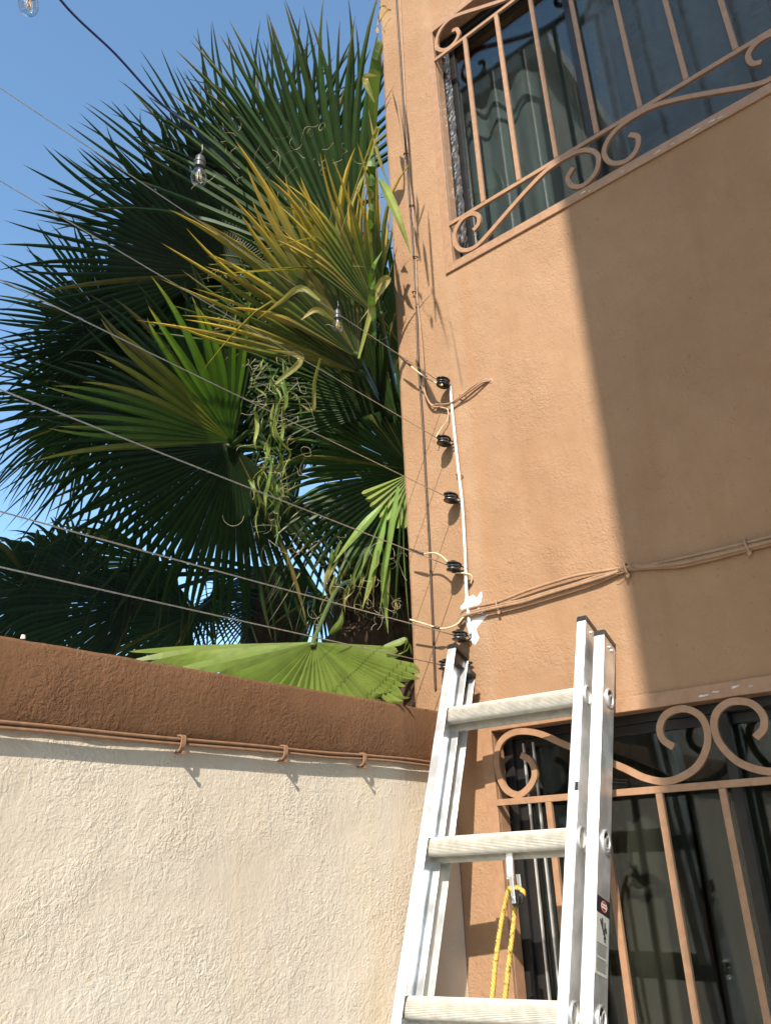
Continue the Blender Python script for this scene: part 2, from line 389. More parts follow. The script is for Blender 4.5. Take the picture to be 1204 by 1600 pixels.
def pane_bm(x, y0, y1, z0, z1):
    bm = bmesh.new(); box(bm, (x, y0, z0), (x+.004, y1, z1)); return bm
def window(win, mull, name_label, curtains):
    wn = empty('window', (0,0,0), house); wn['label'] = name_label
    wn.location = Vector((D+.08, (win['y0']+win['y1'])/2, win['z0'])) - Vector(house.location)
    y0,y1,z0,z1 = win['y0']+.021, win['y1']-.021, win['z0']+.021, win['z1']-.021
    bm = bmesh.new(); t = .028
    for lo, hi in (((y0,z0),(y0+t,z1)), ((y1-t,z0),(y1,z1)), ((y0+t,z0),(y1-t,z0+t)), ((y0+t,z1-t),(y1-t,z1))):
        box(bm, (D+.055, lo[0], lo[1]), (D+.12, hi[0], hi[1]))
    bevel(bm, .0015); obj('frame', bm, MSASH, wn)
    for k,(a,b,x) in enumerate(((y0+t, mull+.02, D+.098), (mull-.02, y1-t, D+.068))):
        bm = bmesh.new(); s = .022
        for lo, hi in (((a,z0+t),(a+s,z1-t)), ((b-s,z0+t),(b,z1-t)), ((a+s,z0+t),(b-s,z0+t+s)), ((a+s,z1-t-s),(b-s,z1-t))):
            box(bm, (x, lo[0], lo[1]), (x+.02, hi[0], hi[1]))
        bevel(bm, .0012); obj('sash', bm, MSASH, wn)
        obj('pane', pane_bm(x+.009, a+s, b-s, z0+t+s, z1-t-s), MGLASS, wn)
    return wn
wu = window(UW, .60, 'upper window with tinted sliding panes and grey curtains', None)
wl = window(LW, .56, 'lower window with tinted sliding panes reflecting the ladder', None)
# crinkled silver tape down the left jamb of the upper window
bm = bmesh.new(); rows = []
z0, z1 = UW['z0']+.06, UW['z1']-.06
for i in range(90):
    z = z0+(z1-z0)*i/89
    rows.append([bm.verts.new((D+.053-.004*noise.noise((z*60,k*2.1,3))-.0035*abs(noise.noise((z*25,k,9))), UW['y1']-.024-.034*k/4+.003*noise.noise((z*30,k,1)), z)) for k in range(5)])
for a,b in zip(rows, rows[1:]):
    for k in range(4): bm.faces.new((a[k],a[k+1],b[k+1],b[k]))
tp = obj('jamb_tape', bm, MFOIL, wu)
# insect screen over the right half of the upper window
m_, N_, L_, b_ = newmat('insect_screen'); b_.inputs['Base Color'].default_value = (.10,.115,.125,1); b_.inputs['Roughness'].default_value = .6
tr_ = N_.new('ShaderNodeBsdfTransparent'); mx_ = N_.new('ShaderNodeMixShader'); tc_ = N_.new('ShaderNodeTexCoord')
nz_ = N_.new('ShaderNodeTexNoise'); nz_.inputs['Scale'].default_value = 26; nz_.inputs['Detail'].default_value = 1; nz_.inputs['Distortion'].default_value = 1.5; mp_ = N_.new('ShaderNodeMapping'); mp_.inputs['Scale'].default_value = (1,1,2.2); L_.new(tc_.outputs['Object'], mp_.inputs[0]); L_.new(mp_.outputs[0], nz_.inputs[0])
mr_ = N_.new('ShaderNodeMapRange'); mr_.inputs['From Min'].default_value = .3; mr_.inputs['From Max'].default_value = .7; mr_.inputs['To Min'].default_value = .36; mr_.inputs['To Max'].default_value = .62; L_.new(nz_.outputs['Fac'], mr_.inputs[0])
L_.new(mr_.outputs[0], mx_.inputs[0]); L_.new(tr_.outputs[0], mx_.inputs[1]); L_.new(b_.outputs[0], mx_.inputs[2]); L_.new(mx_.outputs[0], N_['Material Output'].inputs[0])
bm = bmesh.new(); rows = []
for i in range(30):
    z = UW['z0']+.05+(UW['z1']-UW['z0']-.1)*i/29
    rows.append([bm.verts.new((D+.064+.0015*noise.noise((i*.5,k*.6,2)), .02+.52*k/19, z)) for k in range(20)])
for a,b in zip(rows, rows[1:]):
    for k in range(19): bm.faces.new((a[k],a[k+1],b[k+1],b[k]))
obj('insect_screen', bm, m_, wu, True)
# bright aluminium beads of the lower window
for y in (1.035, 1.008):
    bm = bmesh.new(); box(bm, (D+.060, y-.0022, LW['z0']+.06), (D+.066, y+.0022, LW['z1']-.06)); obj('bead', bm, MALU, wl)
# curtains and rooms
def curtain(y0, y1, z0, z1, x, mat, amp=.018, per=.075, seed=0):
    bm = bmesh.new(); n = int((y1-y0)/per*10); m = 8; rows = []
    for j in range(m+1):
        z = z0+(z1-z0)*j/m
        rows.append([bm.verts.new((x+amp*math.sin(2*math.pi*(y0+(y1-y0)*i/n)/per+1.2*noise.noise((i*.13,seed,j*.12)))+.012*noise.noise((i*.05,j*.3,seed)), y0+(y1-y0)*i/n+.006*noise.noise((i*.2,j*.5,seed)), z)) for i in range(n+1)])
    for a,b in zip(rows, rows[1:]):
        for k in range(n): bm.faces.new((a[k],a[k+1],b[k+1],b[k]))
    return bm
MCUR1 = simple('grey_green_curtain', (.20,.215,.205), .9, 0, .12, 8)
MCUR2 = simple('beige_curtain', (.38,.35,.28), .9, 0, .2, 12)
MCUR3 = simple('blue_grey_net', (.17,.175,.17), .9, 0, .25, 30)
MCUR4 = simple('dark_green_curtain', (.03,.042,.038), .9, 0, .3, 10)
MCUR5 = simple('brown_beige_curtain', (.085,.072,.05), .9, 0, .25, 10)
obj('curtain', curtain(.66,1.10,1.66,2.83,D+.22,MCUR1,.014,.11,1), MCUR1, wu, True)
obj('curtain', curtain(.52,.655,1.66,2.83,D+.20,MCUR2,.01,.06,2), MCUR2, wu, True)
obj('curtain', curtain(-.02,.515,1.66,2.83,D+.22,MCUR3,.012,.10,3), MCUR3, wu, True)
cols = [MCUR4, MCUR5, MCUR4, MCUR5, MCUR5, MCUR4, MCUR5, MCUR4]
yy = 1.11
for k,wd in enumerate((.16,.17,.06,.20,.16,.07,.17,.14)):
    obj('curtain', curtain(yy-wd+.004,yy,-1.02,.32,D+.22+.02*(k%2),None,.008,.07,10+k), cols[k], wl, True); yy -= wd
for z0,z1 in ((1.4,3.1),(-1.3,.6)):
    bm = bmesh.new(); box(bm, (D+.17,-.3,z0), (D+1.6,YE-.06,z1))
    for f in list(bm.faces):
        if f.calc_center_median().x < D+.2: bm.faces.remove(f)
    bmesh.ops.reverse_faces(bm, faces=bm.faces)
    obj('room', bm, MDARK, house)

# ------------------------------------------------------------------ boundary wall
bw = empty('boundary_wall', (0.0, YB+.05, GZ)); tag(bw, 'cream stuccoed boundary wall with a dark brown painted band along its top', 'wall')
bm = bmesh.new(); box(bm, (-6, YB, GZ), (D-.003, YE-.012, .21)); obj('wall', bm, MB, bw)
YBAND = 1.190
def band():
    bm = bmesh.new(); n = 420; prev = None
    for i in range(n+1):
        x = -3+(D-.003+3)*i/n
        a = .0025*noise.noise((x*9,1,0))+.0012*noise.noise((x*35,2,0)); b = .004*noise.noise((x*6,4,0))+.003*noise.noise((x*22,7,0)); c = .003*noise.noise((x*8,3,9))
        # a fillet at the top edge and a drip at the bottom
        ring = [(YE-.014,.322+a),(YBAND+.012,.3285+a),(YBAND+.004+c*.5,.3265+a),(YBAND+c,.320+a),(YBAND+.001+c,.27),(YBAND+c,.213+b),(YBAND+.004+c,.2025+b),(YB+.004,.2005+b),(YE-.014,.2005+b)]
        cur = [bm.verts.new((x,y,z)) for y,z in ring]
        if prev:
            for k in range(len(cur)): bm.faces.new((prev[k],prev[(k+1)%len(cur)],cur[(k+1)%len(cur)],cur[k]))
        else: bm.faces.new(cur)
        prev = cur
    bm.faces.new(prev[::-1]); bmesh.ops.recalc_face_normals(bm, faces=bm.faces); return bm
obj('coping_band', band(), MBAND, bw, True, 50)

# ------------------------------------------------------------------ unseen masses added to shade the palm and the house wall
nb = empty('shade_block', (-4.2, 5.0, GZ)); tag(nb, 'unseen house-sized block beyond the boundary wall, added to shade the palm', 'house')
NX, NY, NH = .12, 1.36, 4.6
bm = bmesh.new(); box(bm, (-7, NY, GZ), (NX, 8, NH)); obj('wall', bm, MCASTER, nb)
bm = bmesh.new(); box(bm, (-7.1, NY-.1, NH), (NX+.1, 8.1, NH+.15)); obj('roof_slab', bm, MCONC, nb)
caster = empty('shade_wall', (-1.1, -3.5, GZ)); tag(caster, 'unseen thin wall across the yard, added to throw the upright shadow', 'house')
bm = bmesh.new(); box(bm, (-1.25, -7, GZ), (-.95, .688-.491*(D+1.25), 6.2)); obj('wall', bm, MCASTER, caster)

# ================================================================== ELECTRIC FENCE
fence = empty('electric_fence', (D-.02, 1.12, .50)); tag(fence, 'electric security fence of thin wires on a white rod fixed to the wall', 'fence')
rodpts = [onW(*p, .012) for p in ((703,604),(707,650),(712,700),(717,745),(722,790),(726,860),(728.5,925),(734,990))]
bm = bmesh.new(); tube(bm, catmull(rodpts,4), .0042, 8); obj('rod', bm, MWHITE, fence, True, 50)
insp = [(692,598),(693,689),(704,778),(709,886),(718,994),(697,1040)]
wire_left = [130,275,429,600,790,877]
for i,(px,py) in enumerate(insp):
    c = onW(px, py, .036)
    if i == 5: c = onW(px, py, .02)
    ax = Vector((-.02, -.10, 1)).normalized()
    M = frameM(c, ax, (1,0,0)) @ Matrix.Diagonal((1.22,.9,.9,1))
    ins = empty('insulator', Vector((0,0,0)), fence); ins.location = c-Vector(fence.location)
    prof = [(.004,-.0125),(.0185,-.0125),(.0205,-.0105),(.0205,-.0085),(.013,-.006),(.012,-.002),(.0175,-.0012),(.0175,.0012),(.012,.002),(.013,.006),(.0205,.0085),(.0205,.0105),(.0185,.0125),(.004,.0125)]
    bm = bmesh.new(); lathe(bm, prof, M, 22); obj('reel', bm, MBLACK, ins, True, 35)
    # clip that hooks the reel on the rod
    bm = bmesh.new(); rp = onW(rodpts[0].x, 0) if False else Vector((D-.012, min(rodpts, key=lambda q: abs(q.z-c.z)).y, c.z-.004))
    tube(bm, catmull([c+Vector((-.012,.0,.014)), c+Vector((.004,-.002,.0165)), c+Vector((.018,-.004,.008)), rp, c+Vector((.016,-.004,-.012)), c+Vector((-.006,.002,-.016))], 5), .0024, 6)
    obj('clip', bm, MBLACK, ins, True, 50)
    # turns of wire round the reel
    for h in (-.0045, .0042):
        bm = bmesh.new(); tube(bm, [M @ Vector((.0142*math.cos(a), .0142*math.sin(a), h+.001*math.sin(a*3))) for a in [k*.3 for k in range(22)]], .0010, 5); obj('wire_turn', bm, MSTEEL, ins, True)
    # the long wire
    e = onY(0, wire_left[i], c.y); st = c+Vector((-.016,.004,0)); dv = (e-st)/(e.x-st.x); endp = st+dv*(-3.0-st.x)
    pts = []
    for k in range(41):
        t = k/40; p = st.lerp(endp, t); p.z -= .012*4*t*(1-t); pts.append(p)
    # correct the sag so that the wire still runs as strung
    bm = bmesh.new(); tube(bm, pts, .0011 if i<3 else .0013, 6); obj('wire', bm, MSTEEL, fence, True)
# a second post far along the wall carries the other ends
bm = bmesh.new(); tube(bm, [Vector((-3.0, 1.10, .1)), Vector((-3.0, 1.10, 3.0))], .012, 10); obj('post', bm, MWHITE, fence, True, 50)
bm = bmesh.new(); box(bm, (-3.03, 1.10, .12), (-2.97, 1.19, .18)); obj('bracket', bm, MSTEEL, fence)

def cable(name, pts, r, mat, label, cat, group=None, n=8, seg=8):
    P = catmull(pts, n); bm = bmesh.new(); tube(bm, P, r, seg); o = rooted(name, bm, mat, P[0], True, 50)
    return tag(o, label, cat, group)
# leads with dark splices
def lead(pts, splice, label, off=.03):
    P = catmull([onW(*p) for p in pts], 6); root = empty('lead_wire', P[0]); tag(root, label, 'wire', 'cream leads of the electric fence')
    bm = bmesh.new(); tube(bm, P, .0024, 8); obj('insulation', bm, MCREAMC, root, True)
    a, b = [onW(*p) for p in splice]; bm = bmesh.new(); tube(bm, [a, a.lerp(b,.15), a.lerp(b,.6), b], [.0015,.0026,.0038,.0036], 8); obj('splice', bm, MWIREB, root, True)
lead([(641,572,.05),(655,583,.045),(672,594,.045),(690,602,.052),(687,597,.05)], [(622,555,.055),(642,572,.05)], 'straight cream lead wire with dark splice running into the top insulator')
lead([(661,866,.05),(672,864,.05),(682,865,.05),(692,871,.05),(699,878,.05)], [(638,857,.055),(662,866,.05)], 'arched cream lead wire with dark splice at the fourth insulator down')
lead([(699,892,.05),(712,895,.03),(728,896,.018),(737,901,.01),(735,912,.006)], [(734,908,.008),(731,916,.006)], 'short cream lead wire curling from the fourth insulator to the white plaster')
lead([(640,968,.06),(660,974,.055),(676,979,.05),(686,982,.045),(700,981,.04),(714,975,.03),(723,965,.02),(733,960,.012)], [(674,979,.0505),(687,982,.045)], 'long cream lead wire joining the fifth insulator to the cable bundle')

# dark cable down the wall beside the arris
pts = [(617,-60,.007),(619,0,.006),(627,120,.006),(634,241,.005),(640,320,.006),(646,400,.005),(650,470,.005),(653,560,.006),(660,660,.006),(665,750,.005),(671,860,.006),(676,980,.006),(680,1077,.004)]
cable('wall_cable', [onW(*p) for p in pts], .0034, MWIREB, 'dark cable running straight down the wall beside the palm', 'cable', n=5)
pts = [(624,-60,.006),(625,0,.005),(631,120,.005),(637,241,.005),(644,320,.005),(649,400,.005),(652,470,.008),(657,520,.01),(661,570,.012),(661,592,.015),(663,612,.016),(671,630,.014),(680,636,.012),(700,633,.012),(712,627,.012),(735,610,.016),(752,598,.012),(766,595,.0)]
cable('looped_cable', [onW(*p) for p in pts], .0030, MCABLE, 'wall coloured cable that loops round the rod top into a hole in the wall', 'cable', n=6)
pts = [(680,632,.012),(700,631,.016),(714,623,.014),(738,604,.012),(756,594,.008),(767,594,.0)]
cable('looped_cable', [onW(*p) for p in pts], .0030, MCABLE, 'short second cable lying over the looped one between rod and hole', 'cable', n=6)
pts = [(679,636,.010),(690,637,.012),(699,640,.012),(699,655,.012),(690,668,.015),(680,684,.03)]
cable('short_cable', [onW(*p) for p in pts], .0016, MCREAMC, 'thin short wire from the cable loop down to the second insulator', 'cable', n=6)
for k,(px,py) in enumerate(((634,241),(643,322),(649,402),(648,457),(662,588),(675,633),(722,618),(717,742))):
    c = onW(px,py,.006); bm = bmesh.new(); tube(bm, catmull([c+Vector((.002,.009,.002)), c+Vector((-.005,.006,.003)), c+Vector((-.007,0,0)), c+Vector((-.004,-.007,-.003)), c+Vector((.003,-.010,-.006))],4), .0022, 6)
    names = ['second knot from the top of the photo, on the dark cable','cable knot beside the spiky palm shadow','cable knot below the bent leaf strip','cable knot above the dark side of the leaf shadow','cable tie left of the top insulator','cable tie at the lowest point of the cable loop','cable tie where the loop crosses the white rod','tie halfway down the white rod']
    tag(rooted('cable_tie', bm, MWIREB if k < 5 else MCABLE, c, True), names[k], 'cable tie', 'ties on the wall cables')

# cable bundle across the house wall
base = [(716,973,.010),(722,962,.010),(740,956,.008),(778,947,.008),(815,939,.007),(850,928,.007),(900,912,.007),(940,900,.006),(978,889,.006),(1015,885,.006),(1060,879,.006),(1110,868,.006),(1160,855,.006),(1204,845,.006),(1300,822,.006),(1500,780,.006)]
offs = [(0,-1,0,0),(0,-7,.003,.2),(0,7,.002,.6),(0,2,.009,.4)]
names = ['middle strand','topmost strand, lifting away from the others','lowest strand','outermost strand']
for k,(ox,oy,oo,sd) in enumerate(offs):
    P = []
    for i,(x,y,o_) in enumerate(base):
        gap = 1.0
        if 815 <= x <= 900 and k == 1: gap = 1.9
        if 978 <= x <= 1015: gap = .35
        if x > 1015: gap = .85
        P.append(onW(x, y+oy*gap+1.6*noise.noise((i*.9,k*3,1)), o_+oo*gap))
    P.append(Vector((P[-1].x, -2.2, .56+.004*k))); P.append(Vector((P[-1].x, -3.4, .55+.004*k)))
    cable('wall_cable', P, .0042, MCABLE, names[k]+' of the painted cable bundle crossing the house wall', 'cable', 'cables bundled across the house wall', n=7)
for (px,py,l) in ((778,947,'cable clip with a nail at the left end of the wall bundle'),(978,889,'tangled tie on the wall bundle at the shadow edge'),(1166,853,'small tie on the shaded right end of the wall bundle')):
    c = onW(px,py,.009); t = empty('cable_clip', c); tag(t, l, 'cable clip', 'clips on the wall bundle')
    bm = bmesh.new(); tube(bm, catmull([c+Vector((.006,.001,.014)), c+Vector((-.008,.001,.012)), c+Vector((-.009,0,0)), c+Vector((-.006,-.002,-.011)), c+Vector((.004,-.003,-.016))],5), .003, 8); obj('strap', bm, MCABLE, t, True)
    bm = bmesh.new(); tube(bm, [c+Vector((.008,-.002,-.017)), c+Vector((-.004,-.003,-.018)), c+Vector((-.006,-.003,-.018))], [.002,.002,.005], 8); obj('nail', bm, MCABLE, t, True, 40)
    if px == 978:
        for q in range(5):
            bm = bmesh.new(); random.seed(q); P = [c+Vector((-.004,0,0))]
            for _ in range(4): P.append(P[-1]+Vector((random.uniform(-.004,.002), random.uniform(-.014,.012), random.uniform(-.007,.009))))
            tube(bm, catmull(P,4), .0008, 5); obj('loose_end', bm, MCABLE, t, True)

# white plaster patch
def blob(name, outline, th, seed, parent, mat):
    bm = bmesh.new(); O = [onW(*p) for p in outline]
    P = catmull(O+[O[0]], 5)[:-1]; cen = sum(P, Vector())/len(P); rings = []
    for s,h in ((1.0,-.001),(.93,.35),(.75,.8),(.5,1.0),(.25,.9)):
        rings.append([])
        for k,p in enumerate(P):
            q = cen+(p-cen)*(s*(1+ (.10*noise.noise((k*1.7,seed,s*9)) if s==1.0 else .02)))
            hh = th*max(0,h)*(.7+.6*abs(noise.noise((q.y*90,q.z*90,seed)))) if h > 0 else -.001
            rings[-1].append(bm.verts.new((D-hh, q.y, q.z)))
    n = len(P)
    for a,b in zip(rings, rings[1:]):
        for k in range(n): bm.faces.new((a[k],a[(k+1)%n],b[(k+1)%n],b[k]))
    bm.faces.new(rings[-1]); bmesh.ops.recalc_face_normals(bm, faces=bm.faces)
    return obj(name, bm, mat, parent, True)
blob('plaster_patch', [(727,922),(732,932),(739,929),(744,934),(752,924),(752,938),(748,950),(761,958),(757,967),(748,978),(743,987),(748,997),(742,1008),(734,1002),(731,988),(727,975),(719,968),(724,958),(718,950),(725,940)], .006, 1, house, MPATCH)['label'] = 'bright white plaster patch where the rod meets the cables'
blob('plaster_patch', [(763,590),(769,591),(770,597),(765,600),(761,596)], .0015, 3, house, MCABLE)

# bundle along the lower edge of the brown band
def yb(x, z): return Vector((x, YBAND-.004, z))
for k in range(3):
    P = []
    for i in range(50):
        x = -2.6+(D-.03+2.6)*i/49
        P.append(Vector((x, YBAND+.003-.005*(k!=1)+.002*noise.noise((x*5,k,2)),   .200-.0042*k+.004*noise.noise((x*3.1,5,0))+.0018*noise.noise((x*11,k*4,0)))))
    cable('wall_cable', P, .0030, MBCAB, ['upper','middle','lower'][k]+' strand of the brown painted cables under the wall band', 'cable', 'cables along the boundary wall', n=3)
for (px,py,l) in ((285,1158,'first plastic cable clip from the left, under the brown band'),(445,1168,'middle plastic cable clip under the brown band'),(568,1181,'cable clip nearest the ladder under the brown band'),(-60,1120,'cable clip beyond the left end of the brown band')):
    c = onY(px,py,YBAND-.006); c.z = .193; t = empty('cable_clip', c); tag(t, l, 'cable clip', 'clips on the boundary wall')
    bm = bmesh.new(); cl_ = catmull([c+Vector((0,.010,.013)), c+Vector((.001,-.001,.011)), c+Vector((0,-.0035,.002)), c+Vector((-.001,-.002,-.009)), c+Vector((0,.006,-.013)), c+Vector((0,.012,-.013))],5)
    ribbon_solid(bm, [q-Vector((.0045,0,0)) for q in cl_], .003, (1,0,0), .009); bmesh.ops.recalc_face_normals(bm, faces=bm.faces); obj('strap', bm, MBCAB, t)
    bm = bmesh.new(); tube(bm, [c+Vector((.002,.02,-.015)), c+Vector((.003,-.002,-.018)), c+Vector((.003,-.006,-.018))], [.0022,.0022,.0042], 8); obj('nail', bm, MBCAB, t, True, 40)
c = Vector((.578, YBAND+.012, .330)); bm = bmesh.new(); tube(bm, [c, c+Vector((0,0,.006))], [.004,.003], 8)
tag(rooted('wall_plug', bm, MWHITE, c, True, 40), 'tiny white plug stuck on top of the boundary wall at far left', 'plug')

# ================================================================== LADDER
SL = .972
LA = Vector((1.66274,.82917,.30587))*SL; LB = Vector((1.61891,1.13024,.30121))*SL
LV = Vector((.29183,-.04059,.95561)).normalized(); LU = (LB-LA).normalized()
LWn = LU.cross(LV).normalized(); LWn = LWn if LWn.x > 0 else -LWn
def LP(u, v, k): return LA+LU*u+LV*v+LWn*k
def lbox(bm, lo, hi): return box(bm, lo, hi, lambda q: LP(q.x, q.y, q.z))
vbot = -(LA.z-GZ)/LV.z + .02
ladder = empty('ladder', LP(.146, vbot, 0)); tag(ladder, 'aluminium extension ladder leaning against the house wall in the corner', 'ladder')
LEN = .303*SL
def rail(web_u, lip_u, w0, w1, vtop, back_lip=None, holes=()):
    """C-section rail: web outside, two flanges turned inwards"""
    bm = bmesh.new(); t = .0022; s = 1 if lip_u > web_u else -1
    prof = [(web_u,w0),(web_u,w1),(back_lip if back_lip is not None else lip_u,w1),(back_lip if back_lip is not None else lip_u,w1-t),(web_u+s*t,w1-t),(web_u+s*t,w0+t),(lip_u,w0+t),(lip_u,w0)]
    a = [bm.verts.new(LP(u, vbot, k)) for u,k in prof]; b = [bm.verts.new(LP(u, vtop, k)) for u,k in prof]; n = len(prof)
    for i in range(n): bm.faces.new((a[i],a[(i+1)%n],b[(i+1)%n],b[i]))
    bm.faces.new(a[::-1]); bm.faces.new(b); bmesh.ops.recalc_face_normals(bm, faces=bm.faces)
    bmesh.ops.bevel(bm, geom=[e for e in bm.edges if abs((e.verts[0].co-e.verts[1].co).normalized().dot(LV)) > .99], offset=.0009, segments=2, affect='EDGES', clamp_overlap=True)
    return bm
FR = dict(web_u=-.037, lip_u=-.0165, w0=-.035, w1=.034, vtop=.178)
FL = dict(web_u=LEN+.0185, lip_u=LEN-.004, w0=-.035, w1=.034, vtop=.172)
BR = dict(web_u=-.0755, lip_u=-.052, w0=-.020, w1=.053, vtop=.142, back_lip=-.060)
BL = dict(web_u=LEN+.040, lip_u=LEN+.024, w0=.036, w1=.064, vtop=.135, back_lip=LEN-.012)
for nm, q in (('rail',FR),('rail',FL),('rail',BR),('rail',BL)): obj(nm, rail(**q), MALU, ladder, True, 35)
for q in (FR,FL,BR,BL):
    a, b = sorted((q['web_u'], q['lip_u'])); t = .0012
    if q is BL: a = LEN-.013
    bm = bmesh.new(); lbox(bm, (a-t, q['vtop']-.011, q['w0']-t), (b+t, q['vtop']+.003, q['w1']+t)); bevel(bm, .0014, 2)
    # the cap's skirt reaches down into the section
    m_ = (a+b)/2; lbox(bm, (m_-.006, q['vtop']-.034, q['w0']+.006), (m_+.006, q['vtop']-.01, q['w1']-.006))
    obj('end_cap', bm, MBLACK, ladder, True, 35)
def rung(u0, u1, v0, k0, r=.0192, v1=None):
    bm = bmesh.new(); seg = 88; rings = []
    for u in (u0, u1):
        ring = []
        for i in range(seg):
            a = 2*math.pi*i/seg; rr = r*(1+.045*math.cos(i*math.pi)); 
            ring.append(bm.verts.new(LP(u, v0+rr*math.cos(a), k0+rr*.92*math.sin(a))))
        rings.append(ring)
    inner = [[bm.verts.new(LP(u, v0+(r-.003)*math.cos(2*math.pi*i/seg), k0+(r-.003)*.92*math.sin(2*math.pi*i/seg))) for i in range(seg)] for u in (u0,u1)]
    for i in range(seg):
        j = (i+1)%seg
        bm.faces.new((rings[0][i],rings[0][j],rings[1][j],rings[1][i])); bm.faces.new((inner[0][j],inner[0][i],inner[1][i],inner[1][j]))
        bm.faces.new((rings[0][j],rings[0][i],inner[0][i],inner[0][j])); bm.faces.new((rings[1][i],rings[1][j],inner[1][j],inner[1][i]))
    bmesh.ops.recalc_face_normals(bm, faces=bm.faces); return bm
def ring_bm(u, v0, k0, r, tr=.0022):
    bm = bmesh.new(); P = [LP(u, v0+r*math.cos(a), k0+r*.95*math.sin(a)) for a in [2*math.pi*i/28 for i in range(29)]]
    tube(bm, P, tr, 8, False); return bm
nr = int((.1-vbot)/(.305*SL))
for i in range(nr+1):
    v0 = -.305*SL*i
    if v0 < vbot+.08: break
    rg = obj('rung', rung(-.0385, LEN+.0195, v0, -.006), MRUNG, ladder)
    obj('rung', rung(-.077, LEN+.041, v0-.004, .0415 if False else .036, .0165), MRUNG, ladder)
    # swaged collars: inside the fly rails and on both outer webs
    for (u,k,r,vv) in ((LEN+.014,-.006,.0212,v0),(-.0385,-.006,.0195,v0),(-.0775,.020,.0200,v0-.002)):
        obj('collar', ring_bm(u, vv, k, r), MALU, rg, True)
    # flat dark disc put in for the shade inside the base rail's collar
    bm = bmesh.new(); P = [LP(-.0763, v0-.002+.0185*math.cos(a), .020+.0176*math.sin(a)) for a in [2*math.pi*j/24 for j in range(24)]]
    bm.faces.new([bm.verts.new(p) for p in P]); obj('bore_shade', bm, MWIREB, rg)
    bm = bmesh.new()
    tube(bm, [LP(-.0768, v0-.002+.0135*math.cos(a), .023+.0125*math.sin(a)) for a in [math.pi*.75+math.pi*j/12*1.0 for j in range(11)]], .0026, 6); obj('rim', bm, MALU, rg, True)
# stickers
def sticker(parent, u0, v0, v1, k0, k1, mat, name, label=None):
    bm = bmesh.new(); lbox(bm, (u0-.0006, v0, k0), (u0, v1, k1)); o = obj(name, bm, mat, parent)
    if label: o['label'] = label
    return o
ub_ = BR['web_u']-.0002
stk = empty('warning_sticker', (0,0,0), ladder); stk.location = LP(ub_, -.5, .02)-Vector(ladder.location); stk['label'] = 'pale warning sticker with red oval on black at its top'
SV = -.402
sticker(stk, ub_, SV-.028, SV, -.018, .051, MINK, 'black_panel')
sticker(stk, ub_, SV-.128, SV-.0285, -.018, .046, MLABEL, 'pale_panel')
bm = bmesh.new(); bm.faces.new([bm.verts.new(LP(ub_-.0012, SV-.014+.0105*math.sin(a), .018+.017*math.cos(a))) for a in [2*math.pi*k/28 for k in range(28)]]); obj('red_oval', bm, MRED, stk)
bm = bmesh.new(); tube(bm, [LP(ub_-.0013, SV-.014+.0085*math.sin(a), .018+.0145*math.cos(a)) for a in [2*math.pi*k/28 for k in range(29)]], .0004, 4); obj('oval_outline', bm, MLABEL, stk)
for q in range(2):
    bm = bmesh.new(); random.seed(q+3); k = .009
    while k < .027:
        wq = random.uniform(.0012,.0026); lbox(bm, (ub_-.0018, SV-.0125-.0045*q, k), (ub_-.0013, SV-.0100-.0045*q, k+wq)); k += wq+.0008
    obj('lettering', bm, MLABEL, stk)['kind'] = 'stuff'
# pictogram and lines of print
for (a,b) in (((-.038,.000),(-.050,.012)),((-.034,.010),(-.050,.012)),((-.050,.012),(-.058,.020)),((-.040,.024),(-.052,.024)),((-.052,.024),(-.060,.018)),((-.058,.020),(-.066,.030)),((-.048,.030),(-.056,.033)),((-.064,.022),(-.072,.027))):
    bm = bmesh.new(); p = LP(ub_-.0012, SV+a[0], a[1]); q = LP(ub_-.0012, SV+b[0], b[1]); tube(bm, [p, q], .0015, 6); obj('pictogram_stroke', bm, MINK, stk)
bm = bmesh.new(); random.seed(5)
for r_ in range(12):
    vv = SV-.079-.0036*r_ - (.003 if r_ > 5 else 0); k = -.012 + (r_%3)*.002
    while k < .036:
        wq = random.uniform(.002,.006); lbox(bm, (ub_-.0010, vv, k), (ub_-.0006, vv+.0013, k+wq)); k += wq+.0013
obj('lettering', bm, MINK, stk)['kind'] = 'stuff'
bm = bmesh.new(); lbox(bm, (-.037,-.214,-.0358), (-.030,-.197,-.0352)); obj('tape_scrap', bm, MBLACK, ladder)
# two riveted plates near the tops
for q,(uu,kk,vv) in enumerate(((-.0382,.0,.155),(-.0767,.015,.118),(-.0767,.032,.118))):
    bm = bmesh.new(); M = frameM(LP(uu,vv,kk), -LU); lathe(bm, [(.004,-.001),(.004,.001),(.0025,.002)], M, 12); obj('rivet', bm, MALU, ladder, True, 40)

# pulley under the second rung, and its rope
r2 = -.305*SL
pu = .118
def LQ(u, v, k): return LP(u, v, k)
PC = LP(pu, r2-.018, .004)
pul = empty('pulley', PC); tag(pul, 'small steel pulley hanging from the second ladder rung', 'pulley')
down = Vector((-.10,-.0,-1)).normalized(); side = LU
def PM(s, d, k): return PC+side*s+down*d+Vector((1,0,0))*k
bm = bmesh.new(); box(bm, (-.007,-.004,-.0015), (.007,.048,.0015), lambda q: PM(q.x,q.y,q.z)); bevel(bm,.0006); obj('strap', bm, MALU, pul)
bm = bmesh.new(); lathe(bm, [(.0055,-.002),(.0055,.002),(.003,.004)], frameM(PM(0,.040,-.003), (-1,0,0)), 12); obj('rivet', bm, MALU, pul, True, 40)
wc = PM(-.010,.082,.004)
bm = bmesh.new(); lathe(bm, [(.004,-.006),(.016,-.006),(.016,-.004),(.0115,0),(.016,.004),(.016,.006),(.004,.006)], frameM(wc, (1,-.5,0)), 24); obj('wheel', bm, MBLACK, pul, True, 35)
